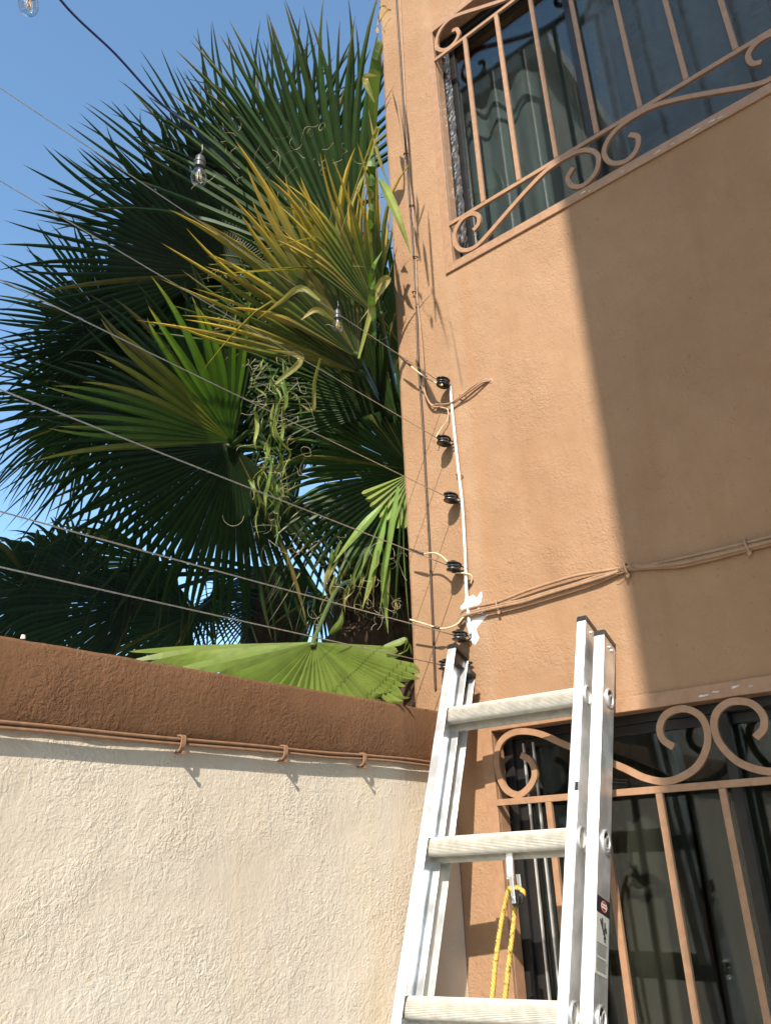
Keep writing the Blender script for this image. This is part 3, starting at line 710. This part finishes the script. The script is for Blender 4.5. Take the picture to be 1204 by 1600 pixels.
for s in (-1,1):
    nrm = Vector((1,-.5,0)).normalized()
    bm = bmesh.new(); M = frameM(wc+nrm*.0085*s, nrm, down); 
    box(bm, (-.042,-.007,-.001), (.010,.007,.001), M); bevel(bm,.0005); obj('cheek_plate', bm, MALU, pul)
bm = bmesh.new(); lathe(bm, [(.0035,-.012),(.0035,.012)], frameM(wc, (1,-.5,0)), 10); obj('axle', bm, MSTEEL, pul, True, 40)
def ropemat():
    m, N, L, b = newmat('yellow_twisted_rope'); b.inputs['Roughness'].default_value = .55
    tc = N.new('ShaderNodeTexCoord'); nz = N.new('ShaderNodeTexNoise'); nz.inputs['Scale'].default_value = 130; nz.inputs['Detail'].default_value = 3; L.new(tc.outputs['Object'], nz.inputs[0])
    cr = N.new('ShaderNodeValToRGB'); e = cr.color_ramp.elements; e[0].position = .3; e[0].color = (.16,.10,.02,1); e[1].position = .5; e[1].color = (.55,.37,.075,1)
    L.new(nz.outputs['Fac'], cr.inputs[0]); L.new(cr.outputs[0], b.inputs['Base Color']); return m
MROPE = ropemat()
def rope_strand(bm, P, R, phase, r):
    # twisted strand around path P
    n = len(P); L = 0; pts = []; up = Vector((1,0,0))
    for i,p in enumerate(P):
        d = (P[min(i+1,n-1)]-P[max(i-1,0)]).normalized(); s = d.cross(up).normalized(); u = s.cross(d)
        if i: L += (P[i]-P[i-1]).length
        a = phase + L/.022*2*math.pi
        pts.append(p+(s*math.cos(a)+u*math.sin(a))*R)
    tube(bm, pts, r, 6)
rope = empty('rope', wc); tag(rope, 'yellow twisted rope over the pulley, both ends hanging behind the rungs', 'rope')
def dens(P, step=.0022):
    out = [P[0]]
    for a,b in zip(P, P[1:]):
        k = max(1, int((b-a).length/step))
        for i in range(1,k+1): out.append(a.lerp(b, i/k))
    return out
def onK(px, py, k):      # a point in the ladder's plane, k behind its front
    q = ray(px,py); t = (LA+LWn*k).dot(LWn)/q.dot(LWn); return q*t
ropeP = [onK(768,1563,.058), onK(774,1500,.056), onK(783,1440,.05), onK(794,1392,.03), wc+Vector((-.004,.008,.014)), wc+Vector((.002,-.004,.017)), wc+Vector((.004,-.014,.006)), onK(806,1410,.05), onK(801,1450,.054), onK(795,1500,.057), onK(788,1563,.06)]
pa, pb = ropeP[0], ropeP[-1]
ropeP = [pa+(pa-ropeP[1])*9*.9, pa+(pa-ropeP[1])*4] + ropeP + [pb+(pb-ropeP[-2])*4, pb+(pb-ropeP[-2])*8]
RP = dens(catmull(ropeP, 8))
for k in range(3):
    bm = bmesh.new(); rope_strand(bm, RP, .0026, k*2*math.pi/3, .0029); obj('strand', bm, MROPE, rope, True)

# ================================================================== PALM
def lerp(a,b,t): return a+(b-a)*t
def mixc(a,b,t): t = max(0,min(1,t)); return tuple(a[i]+(b[i]-a[i])*t for i in range(3))
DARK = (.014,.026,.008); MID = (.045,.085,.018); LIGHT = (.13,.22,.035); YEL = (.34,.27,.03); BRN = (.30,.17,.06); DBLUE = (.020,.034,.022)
PAL = {  # shade in the crown is put into the dark greens, sunlight into lit
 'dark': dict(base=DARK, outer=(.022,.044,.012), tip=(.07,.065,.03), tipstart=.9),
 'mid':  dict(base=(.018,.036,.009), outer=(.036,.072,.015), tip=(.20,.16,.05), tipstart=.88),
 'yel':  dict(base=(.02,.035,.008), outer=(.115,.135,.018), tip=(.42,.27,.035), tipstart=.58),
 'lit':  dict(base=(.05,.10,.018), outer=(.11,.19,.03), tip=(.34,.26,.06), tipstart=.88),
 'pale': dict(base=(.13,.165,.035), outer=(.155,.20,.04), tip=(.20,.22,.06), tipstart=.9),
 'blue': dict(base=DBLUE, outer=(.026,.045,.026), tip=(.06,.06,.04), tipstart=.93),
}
def fan(parent, hub, tip, side, spread, nseg, split=.46, droop=.1, pal='dark', seed=0, a0=None, wob=.06, fold=.30, cup=.10, lenvar=.10, taper=.18, missing=0, curlp=.035, petiole_to=None, label=None, widen=1.0, name='frond', lenf=None, tips=None, stalk=(.007,.014), splitf=None, chunk=False):
    """a fan leaf: hub, tip of the middle segment, a point fixing the leaf's plane; spread in degrees, a0 = offset of the middle"""
    rnd = random.Random(seed*131+7)
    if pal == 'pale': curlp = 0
    hub, tip, side = Vector(hub), Vector(tip), Vector(side)
    R = (tip-hub).length; ax = (tip-hub).normalized(); sd = side-hub; sd = (sd-ax*sd.dot(ax)).normalized(); nm = ax.cross(sd).normalized()
    if nm.dot(-hub) < 0: nm = -nm       # the face turned to the yard
    TC = catmull(tips, 24) if tips else None
    lo, hi = (-spread/2, spread/2) if a0 is None else a0
    lo, hi = math.radians(lo), math.radians(hi); da = (hi-lo)/nseg
    bm = bmesh.new(); cl = bm.verts.layers.float_color.new('leafcol'); p_ = PAL[pal]
    st = [.02,.12,.25,.38,split]+[lerp(split,1,t) for t in (.18,.38,.58,.76,.9,1.0)]
    bend = [0]*2
    for i in range(nseg):
        if missing and rnd.random() < missing: continue
        if splitf: split = splitf((i+.5)/nseg)
        st = [.02,.12,.25,.38,split]+[lerp(split,1,t) for t in (.18,.38,.58,.76,.9,1.0)]
        ck = (1, .93, 1.04, .86, 1.0, .80, .97, .90)[(i//3) % 8] if chunk and i > nseg*.5 else 1
        th = lo+da*(i+.5); rel = (2*(th-lo)/(hi-lo)-1)
        L = R*(1-taper*rel*rel)*(1+rnd.uniform(-lenvar,lenvar*.5))
        if lenf: L = L*lenf(rel)
        dth = rnd.gauss(0,1)*wob*da*2; bl = rnd.uniform(.6,1.4); sw = rnd.gauss(0,.05); tw = rnd.uniform(-.5,.5)
        curl = rnd.random() < curlp; cang = rnd.uniform(.5,.75); cdir = rnd.choice((-1,1))
        hue = rnd.uniform(-.25,.35); old = rnd.random() < (.22 if pal in ('yel','lit') else 0 if pal == 'pale' else .05)
        half = da/2*1.0
        ax_, sd_, nm_ = ax, sd, nm
        L *= ck
        if TC:
            u = (i+.5)/nseg*(len(TC)-1); u0 = max(0,min(len(TC)-2,int(u))); T = TC[u0].lerp(TC[u0+1], u-u0)
            ax_ = (T-hub).normalized(); L = ck*(T-hub).length*(1+rnd.uniform(-lenvar,lenvar*.5)); tg = TC[u0+1]-TC[u0]
            sd_ = (tg-ax_*tg.dot(ax_)); half = sd_.length*(len(TC)-1)/nseg/L/2; sd_.normalize(); nm_ = ax_.cross(sd_)
            if nm_.dot(-hub) < 0: nm_ = -nm_
        rows = []
        for s in st:
            r = L*s
            f = max(0,(s-split)/(1-split))
            # width of one segment: grows with r to the split, then narrows to a point
            wmax = half*split*(L if TC else R)*widen
            wd = half*r*1.01 if s <= split else wmax*((1-f)**.75)*(1+.25*f)
            if s == st[0]: wd = max(wd,.0008)
            a = th + dth*f*1.5 + sw*f*f
            if TC: a -= th
            d = ax_*math.cos(a)+sd_*math.sin(a); t_ = -ax_*math.sin(a)+sd_*math.cos(a)
            base = hub + d*r + nm_*(cup*R*(s*s)*.6*math.cos(rel*1.2))
            z = -droop*R*bl*(s**2)*.35 - droop*R*bl*(f**2)*.9
            base = base + Vector((0,0,z))
            if curl and s > cang:
                base = base + t_*cdir*(s-cang)*R*.5 - d*(s-cang)*R*.28 + Vector((0,0,-(s-cang)*R*.45))
            h = fold*wd*2*(1 if s <= split else 1+.6*f)
            nn = (nm_*math.cos(tw*f)+t_*math.sin(tw*f))
            tt = (t_*math.cos(tw*f)-nm_*math.sin(tw*f))
            vs = (base-tt*wd-nn*h*.5, base+nn*h*.5, base+tt*wd-nn*h*.5)
            row = []
            for j,p in enumerate(vs):
                v = bm.verts.new(p)
                c = mixc(p_['base'], p_['outer'], (s*1.15)**1.6+hue*.4)
                if old: c = mixc(c, (.30,.20,.05), .25+.5*f)
                tf = (s-p_['tipstart']+rnd.uniform(0,.06))/(1-p_['tipstart'])
                c = mixc(c, p_['tip'], tf*.9)
                if j == 1: c = tuple(x*1.25 for x in c)
                k = 1+hue*.5; v[cl] = (c[0]*k, c[1]*k, c[2]*k, 1); row.append(v)
            rows.append(row)
        for a_,b_ in zip(rows, rows[1:]):
            for j in range(2): bm.faces.new((a_[j],a_[j+1],b_[j+1],b_[j]))
    o = obj(name, bm, MLEAF, parent, False)
    if label: o['label'] = label
    if petiole_to is not None:
        q = Vector(petiole_to); P = catmull([hub+ax*.03*R, hub-ax*.02*R, hub.lerp(q,.5)+Vector((0,0,.05)), q], 6); n = len(P)
        bm = bmesh.new(); tube(bm, P, [lerp(stalk[0],stalk[1],i/(n-1)) for i in range(n)], 8); cl = bm.verts.layers.float_color.new('leafcol')
        for v in bm.verts: v[cl] = ((.05,.085,.02,1) if pal != 'pale' else (.12,.16,.05,1))
        obj('leaf_stalk', bm, MLEAF, o, True)
    return o

palm = empty('fan_palm', at(600,960,3.4)*1.0); palm.location.z = GZ
tag(palm, 'large green and yellow fan palm crowding against the corner of the house', 'palm tree')
CROWN = at(640,760,3.5)
bm = bmesh.new(); tb = at(598,960,3.45); P = [Vector((tb.x,tb.y,GZ)), Vector((tb.x,tb.y,-.3)), Vector((tb.x,tb.y,.3)), tb, CROWN]
TP = catmull(P,10); n = len(TP)
tube(bm, TP, [.21+.035*math.sin(i*2.1)+.02*math.sin(i*5) for i in range(n)], 18); obj('trunk', bm, MTRUNK, palm, True)
# old leaf bases on the trunk
random.seed(11)
for i in range(70):
    a = random.uniform(0,6.28); t = random.uniform(.45,1); k = min(n-2, int(t*(n-1))); c = TP[k]; d = Vector((math.cos(a), math.sin(a), 0))
    bm = bmesh.new(); b0 = c+d*.19; tipv = b0+d*.10+Vector((0,0,random.uniform(.08,.2))); sd = d.cross(Vector((0,0,1)))
    vs = [bm.verts.new(q) for q in (b0-sd*.05-Vector((0,0,.05)), b0+sd*.05-Vector((0,0,.05)), tipv+sd*.018, tipv-sd*.018, b0+d*.03+Vector((0,0,0)))]
    bm.faces.new((vs[0],vs[1],vs[4])); bm.faces.new((vs[1],vs[2],vs[4])); bm.faces.new((vs[2],vs[3],vs[4])); bm.faces.new((vs[3],vs[0],vs[4])); bm.faces.new((vs[3],vs[2],vs[1],vs[0]))
    obj('leaf_base', bm, MTRUNK, palm)

A = at
# hub, tip, side, spread ...
strip_later = []
F = lambda *a, **k: fan(palm, *a, **k)
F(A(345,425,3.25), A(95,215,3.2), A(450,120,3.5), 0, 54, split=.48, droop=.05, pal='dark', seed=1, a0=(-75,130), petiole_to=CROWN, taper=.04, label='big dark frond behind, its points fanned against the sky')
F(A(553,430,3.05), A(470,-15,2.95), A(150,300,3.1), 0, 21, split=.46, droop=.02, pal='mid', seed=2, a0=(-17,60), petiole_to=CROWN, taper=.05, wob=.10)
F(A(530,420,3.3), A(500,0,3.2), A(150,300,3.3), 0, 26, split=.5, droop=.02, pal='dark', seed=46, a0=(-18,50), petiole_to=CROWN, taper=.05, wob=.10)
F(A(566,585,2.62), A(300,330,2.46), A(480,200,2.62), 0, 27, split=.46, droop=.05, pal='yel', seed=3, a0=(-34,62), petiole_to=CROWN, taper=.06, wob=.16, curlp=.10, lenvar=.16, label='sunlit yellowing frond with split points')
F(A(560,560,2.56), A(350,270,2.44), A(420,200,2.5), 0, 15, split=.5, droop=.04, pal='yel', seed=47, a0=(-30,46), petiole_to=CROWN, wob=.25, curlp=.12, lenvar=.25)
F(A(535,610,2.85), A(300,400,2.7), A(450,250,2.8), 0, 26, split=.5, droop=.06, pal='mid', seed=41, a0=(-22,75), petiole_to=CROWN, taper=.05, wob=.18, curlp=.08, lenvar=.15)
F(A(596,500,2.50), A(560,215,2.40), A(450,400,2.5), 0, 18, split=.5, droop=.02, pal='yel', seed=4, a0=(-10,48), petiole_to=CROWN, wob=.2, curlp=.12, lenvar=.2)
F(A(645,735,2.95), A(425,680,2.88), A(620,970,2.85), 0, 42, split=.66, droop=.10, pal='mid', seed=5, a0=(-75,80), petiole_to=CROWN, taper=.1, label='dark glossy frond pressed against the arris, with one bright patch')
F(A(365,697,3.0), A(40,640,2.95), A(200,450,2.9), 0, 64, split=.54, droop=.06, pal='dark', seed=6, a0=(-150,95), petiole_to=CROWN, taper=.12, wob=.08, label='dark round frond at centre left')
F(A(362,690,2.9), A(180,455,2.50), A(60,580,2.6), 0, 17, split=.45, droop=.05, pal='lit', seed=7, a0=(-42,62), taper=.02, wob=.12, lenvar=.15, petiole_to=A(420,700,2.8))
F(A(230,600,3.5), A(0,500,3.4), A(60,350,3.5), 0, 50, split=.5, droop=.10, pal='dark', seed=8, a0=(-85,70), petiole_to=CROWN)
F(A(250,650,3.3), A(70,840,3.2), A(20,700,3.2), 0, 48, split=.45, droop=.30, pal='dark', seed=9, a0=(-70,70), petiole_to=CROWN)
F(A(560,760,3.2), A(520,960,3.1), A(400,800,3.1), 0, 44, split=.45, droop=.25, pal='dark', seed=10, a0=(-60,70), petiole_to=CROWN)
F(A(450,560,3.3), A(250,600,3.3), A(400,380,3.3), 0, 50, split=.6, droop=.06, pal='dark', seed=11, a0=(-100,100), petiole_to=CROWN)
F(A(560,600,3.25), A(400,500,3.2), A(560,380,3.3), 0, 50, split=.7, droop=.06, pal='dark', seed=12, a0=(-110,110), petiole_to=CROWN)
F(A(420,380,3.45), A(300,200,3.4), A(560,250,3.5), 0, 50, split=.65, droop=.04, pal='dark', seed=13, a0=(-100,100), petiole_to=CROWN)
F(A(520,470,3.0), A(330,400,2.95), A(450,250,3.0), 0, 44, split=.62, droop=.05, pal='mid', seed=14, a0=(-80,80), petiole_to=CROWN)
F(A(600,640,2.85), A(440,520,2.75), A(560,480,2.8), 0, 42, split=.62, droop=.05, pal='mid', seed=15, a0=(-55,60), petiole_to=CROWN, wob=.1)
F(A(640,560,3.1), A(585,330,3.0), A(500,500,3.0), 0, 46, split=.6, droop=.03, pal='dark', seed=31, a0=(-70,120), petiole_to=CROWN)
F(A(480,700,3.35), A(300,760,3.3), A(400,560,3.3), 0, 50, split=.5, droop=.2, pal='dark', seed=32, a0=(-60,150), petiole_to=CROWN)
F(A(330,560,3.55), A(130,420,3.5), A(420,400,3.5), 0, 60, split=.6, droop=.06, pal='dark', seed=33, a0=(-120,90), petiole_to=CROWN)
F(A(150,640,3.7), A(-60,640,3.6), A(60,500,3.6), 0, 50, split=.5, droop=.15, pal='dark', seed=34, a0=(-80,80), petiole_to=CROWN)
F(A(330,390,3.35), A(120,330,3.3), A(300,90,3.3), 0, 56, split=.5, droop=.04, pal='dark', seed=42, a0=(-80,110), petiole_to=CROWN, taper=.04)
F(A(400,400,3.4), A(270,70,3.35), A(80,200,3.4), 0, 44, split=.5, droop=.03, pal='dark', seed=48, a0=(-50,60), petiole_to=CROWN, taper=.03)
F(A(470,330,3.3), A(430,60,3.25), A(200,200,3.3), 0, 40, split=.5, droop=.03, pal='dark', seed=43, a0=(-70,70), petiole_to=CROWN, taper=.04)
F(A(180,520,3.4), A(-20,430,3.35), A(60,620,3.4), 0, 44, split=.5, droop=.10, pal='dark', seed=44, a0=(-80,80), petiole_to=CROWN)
F(A(645,738,2.62), A(585,805,2.56), A(600,700,2.6), 0, 9, split=.93, droop=.0, pal='pale', seed=45, a0=(-38,26), fold=.5, taper=.02, lenvar=.02, label='pale frond piece at the arris, coloured to look sunlit')  # added piece, its pale colour stands in for sun on the frond
for i,q in enumerate((((600,1010),(622,1004),(634,1000),(630,1022)),((622,1022),(634,1016),(640,1006),(643,1024)),((515,990),(530,975),(536,955)))):
    strip_later.append((q, i))
# the bright frond lying over the top of the wall
hub8 = A(491,1003,2.02)
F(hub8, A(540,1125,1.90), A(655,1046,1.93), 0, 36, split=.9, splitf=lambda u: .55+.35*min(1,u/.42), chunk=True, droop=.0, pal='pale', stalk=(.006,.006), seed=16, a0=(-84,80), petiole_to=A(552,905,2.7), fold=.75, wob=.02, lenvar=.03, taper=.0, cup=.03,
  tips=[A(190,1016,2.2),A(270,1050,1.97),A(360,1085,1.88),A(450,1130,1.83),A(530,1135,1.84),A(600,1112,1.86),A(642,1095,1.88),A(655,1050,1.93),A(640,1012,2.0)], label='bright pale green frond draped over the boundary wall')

palm2 = empty('fan_palm', A(180,1000,4.6)); palm2.location.z = GZ
tag(palm2, 'shaded dark fan palm low behind the left end of the boundary wall', 'palm tree')
CR2 = A(430,900,4.2)
bm = bmesh.new(); P = [Vector((CR2.x,CR2.y,GZ)), Vector((CR2.x,CR2.y,-.4)), CR2]; TP2 = catmull(P,8); tube(bm, TP2, .17, 14); 
palm2.location = (CR2.x, CR2.y, GZ); obj('trunk', bm, MTRUNK, palm2, True)
F2 = lambda *a, **k: fan(palm2, *a, **k)
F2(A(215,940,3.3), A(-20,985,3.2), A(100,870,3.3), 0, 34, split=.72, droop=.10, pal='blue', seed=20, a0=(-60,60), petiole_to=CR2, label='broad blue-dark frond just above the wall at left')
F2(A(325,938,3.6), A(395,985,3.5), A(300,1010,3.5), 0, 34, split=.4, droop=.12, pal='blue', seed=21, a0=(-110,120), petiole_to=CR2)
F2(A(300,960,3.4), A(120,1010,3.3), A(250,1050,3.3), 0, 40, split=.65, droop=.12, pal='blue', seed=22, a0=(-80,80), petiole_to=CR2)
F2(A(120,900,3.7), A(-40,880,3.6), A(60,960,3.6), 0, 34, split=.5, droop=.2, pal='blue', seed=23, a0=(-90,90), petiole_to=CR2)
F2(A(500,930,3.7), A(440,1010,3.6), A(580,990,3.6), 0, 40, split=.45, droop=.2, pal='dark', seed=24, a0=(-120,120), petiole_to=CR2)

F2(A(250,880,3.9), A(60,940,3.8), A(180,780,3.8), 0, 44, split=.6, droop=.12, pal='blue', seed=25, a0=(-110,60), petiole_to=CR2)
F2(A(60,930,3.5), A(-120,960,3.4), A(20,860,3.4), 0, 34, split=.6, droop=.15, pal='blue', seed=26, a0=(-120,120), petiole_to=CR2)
F2(A(420,930,4.0), A(300,1010,3.9), A(420,1020,3.9), 0, 34, split=.4, droop=.12, pal='blue', seed=27, a0=(-60,60), petiole_to=CR2)
# torn hanging strips, loose leaf ends, curling fibres
def strip(parent, pts, w0, cols, seed=0, name='leaf_strip', twist=1.0, fold=.25):
    rnd = random.Random(seed); P = catmull(pts, 5); n = len(P); bm = bmesh.new(); cl = bm.verts.layers.float_color.new('leafcol'); rows = []
    a = rnd.uniform(0,3)
    for i,p in enumerate(P):
        t = i/(n-1); d = (P[min(i+1,n-1)]-P[max(i-1,0)]).normalized(); v = p.normalized(); s = d.cross(v).normalized(); u = s.cross(d).normalized()
        an = a + twist*2.2*math.sin(t*3+seed) ; sd = s*math.cos(an)+u*math.sin(an); nn = u*math.cos(an)-s*math.sin(an)
        wd = w0*(.35+.65*math.sin(min(1,t*2.2)*math.pi/2))*max(.03,(1-t**2.5)); c = mixc(cols[0], cols[1], t+rnd.uniform(-.1,.1))
        r = []
        for q,k in ((p-sd*wd,1),(p+nn*wd*fold,1.25),(p+sd*wd,1)):
            vv = bm.verts.new(q); vv[cl] = (c[0]*k,c[1]*k,c[2]*k,1); r.append(vv)
        rows.append(r)
    for a_,b_ in zip(rows, rows[1:]):
        for j in range(2): bm.faces.new((a_[j],a_[j+1],b_[j+1],b_[j]))
    return obj(name, bm, MLEAF, parent, False)
GRN = (.09,.16,.03); YG = (.20,.22,.05); DRY = (.38,.27,.11)
for q,i in strip_later: strip(palm, [A(x,y,1.96) for x,y in q], .011, ((.13,.17,.035),(.16,.20,.05)), 400+i, twist=.15)
rnd = random.Random(5)
for i in range(38):
    y = rnd.uniform(545,760); x = rnd.gauss(424 if y > 600 else 432, 13 if y > 600 else 26); d = rnd.uniform(2.40,2.55); p = [A(x,y,d)]; n_ = rnd.randint(3,5)
    for k in range(n_):
        x += rnd.gauss(1,6); y += rnd.uniform(13,28); p.append(A(x,y,d+rnd.uniform(-.03,.03)))
    strip(palm, p, rnd.uniform(.003,.009), (GRN if rnd.random()<.7 else YG, YG if rnd.random()<.6 else GRN), i, twist=rnd.uniform(.2,.9))
for i in range(14):
    x = rnd.uniform(465,625); y = rnd.uniform(840,900); d = rnd.uniform(2.35,2.5); p = [A(x,y,d)]
    for k in range(4): x += rnd.gauss(-4,5); y += rnd.uniform(14,26); p.append(A(x,y,d))
    strip(palm, p, rnd.uniform(.005,.009), (GRN,DRY), 100+i)
# long ends below the bright patch by the arris
for i,(x0,y0,x1,y1,x2,y2) in enumerate(((622,760,606,860,592,965),(628,765,622,870,616,965),(612,775,580,850,560,905),(604,790,590,860,565,955),(630,780,632,880,640,990),(596,790,560,830,520,880),(618,800,600,900,606,990))):
    strip(palm, [A(x0,y0,2.44),A(x1,y1,2.42),A(x2,y2,2.42)], .014, ((.16,.26,.06),(.24,.30,.08)), 140+i, twist=.15)
strip(palm, [A(592,280,2.27),A(604,300,2.20),A(622,340,2.16),A(642,398,2.17)], .017, ((.20,.27,.07),(.30,.33,.10)), 150, twist=.1)['label'] = 'pale green leaf strip bent across the arris of the house'
strip(palm, [A(590,60,2.7),A(594,70,2.66),A(588,95,2.6),A(582,180,2.7),A(580,330,2.8)][::-1], .03, ((.07,.11,.03),(.12,.17,.04)), 151, twist=.1)
for i,q in enumerate((((560,560),(590,450),(606,440),(560,505)),((560,300),(590,200),(568,255),(530,370)),((500,470),(470,450),(440,470),(400,500)),((610,300),(590,240),(575,170)),((500,560),(491,600),(489,640),(470,632)),((520,500),(494,484),(470,500)),((585,160),(570,122),(590,118)),((430,600),(470,560),(415,545)))):
    strip(palm, [A(x,y,2.42) for x,y in q], .011, (YG,DRY), 160+i, twist=.3)
# leaf ends that reach out before the arris and throw the spiky shadows on the wall
def tuft(root, shadows, t, w, cols, seed):
    for k,(px,py) in enumerate(shadows):
        e = onW(px,py)+SUN*t; root = root.lerp(e,.35); m = root.lerp(e,.55)+Vector((0,0,.012)); strip(palm, [root+Vector((0,.004*k,0)), m, e], w, cols, seed+k, twist=.1, fold=.2)
DG = (.05,.08,.02)
tuft(A(584,62,1.98), [(668,325),(655,348),(640,338),(650,302),(664,312)], .56, .006, (BRN,DRY), 300)
tuft(A(580,10,2.1), [(622,150),(632,162),(612,140)], .30, .006, (DG,BRN), 310)
tuft(A(606,-60,1.75), [(697,474),(672,448),(655,478),(668,490),(650,455)], .86, .006, (GRN,DG), 320)
for k,(x1,y1) in enumerate(((622,420),(618,470),(632,560),(616,520),(622,600),(614,390))):
    e = onW(x1,y1)+SUN*.34; strip(palm, [A(585,y1-60,2.7), A(580,y1-130,2.4), e], .015, (DG,GRN), 330+k, twist=.1)
# fibres
def fibres(parent, spots, seed, name='leaf_fibres'):
    rnd = random.Random(seed); bm = bmesh.new()
    for (x,y,d) in spots:
        p = A(x,y,d); P = [p]; dr = Vector((rnd.uniform(-1,1),rnd.uniform(-1,1),rnd.uniform(-1,.4))).normalized(); cu = rnd.uniform(.2,.9); axs = Vector((rnd.uniform(-1,1),rnd.uniform(-1,1),rnd.uniform(-1,1))).normalized()
        for k in range(9):
            dr = (Matrix.Rotation(cu,3,axs) @ dr); P.append(P[-1]+dr*rnd.uniform(.007,.014))
        tube(bm, P, .00042, 3, False)
    o = obj(name, bm, MFIBRE, parent); o['kind'] = 'stuff'; return o
sp = []
for i in range(80): sp.append((rnd.uniform(330,600), rnd.uniform(190,520), rnd.uniform(2.5,2.7)))
for i in range(50): sp.append((rnd.gauss(440,25), rnd.uniform(560,880), 2.4))
for i in range(35): sp.append((rnd.uniform(480,630), rnd.uniform(830,980), 2.4))
fibres(palm, sp, 3)

# ================================================================== STRING LIGHTS
wp = [A(20,-120,2.0), A(95,0,2.1), A(180,84,2.2), A(250,160,2.3), A(320,218,2.45), A(400,300,3.3), A(500,420,3.9), A(640,560,4.4)]
P = catmull(wp, 8); bm = bmesh.new(); tube(bm, P, .0036, 8)
# only the part above the leaves shows the blue sheath
tag(rooted('light_string_cable', bm, MBLUE, P[0], True), 'dark blue cable of the string lights slanting across the sky into the palm', 'cable')
def bulb(top, s, label):
    t = empty('string_light_bulb', top); tag(t, label, 'light bulb', 'bulbs of the string lights')
    M = frameM(top, (0,0,1)); 
    bm = bmesh.new(); tube(bm, catmull([top+Vector((.004,0,.055))*s, top+Vector((.006,0,.03))*s, top+Vector((0,0,.012))*s, top], 5), .0030*s, 6); obj('drop_wire', bm, MBLACK, t, True)
    bm = bmesh.new(); lathe(bm, [(.006*s,.002*s),(.013*s,-.001*s),(.0145*s,-.012*s),(.0145*s,-.016*s),(.0175*s,-.018*s),(.0175*s,-.024*s),(.0155*s,-.026*s),(.0155*s,-.040*s),(.012*s,-.041*s)], M, 20); obj('socket', bm, MSOCK, t, True, 35)
    bm = bmesh.new(); prof = [(.0115,-.0405),(.0125,-.046),(.017,-.056),(.0215,-.068),(.0228,-.080),(.0205,-.092),(.0145,-.101),(.006,-.1055),(.001,-.1062)]
    lathe(bm, [(r*s,h*s) for r,h in prof], M, 24); obj('glass', bm, MBULB, t, True)
    bm = bmesh.new(); tube(bm, [top+Vector((0,0,-.042*s)), top+Vector((0,0,-.060*s))], .004*s, 8)
    obj('stem', bm, MWHITE, t, True)
    bm = bmesh.new()
    for k in range(4):
        a = k*1.57; tube(bm, [top+Vector((math.cos(a)*.004,math.sin(a)*.004,-.060))*s, top+Vector((math.cos(a)*.006,math.sin(a)*.006,-.088))*s], .0011*s, 5)
    obj('filament', bm, MFIL, t, True)
MFIL = simple('amber_filament', (.8,.42,.10), .4, .2)
MSOCK = simple('grey_black_socket', (.05,.055,.055), .4, 0, .2, 60)
def hang(px, py, d, drop): return A(px,py,d)
bulb(A(52,-26,2.0), 1.05, 'clear filament bulb cut off at the top left corner')
bulb(A(313,246,2.30), 1.0, 'clear filament bulb hanging before the dark palm points')
bulb(A(527,486,2.38), .70, 'small clear bulb hanging before the yellow fronds near the house')
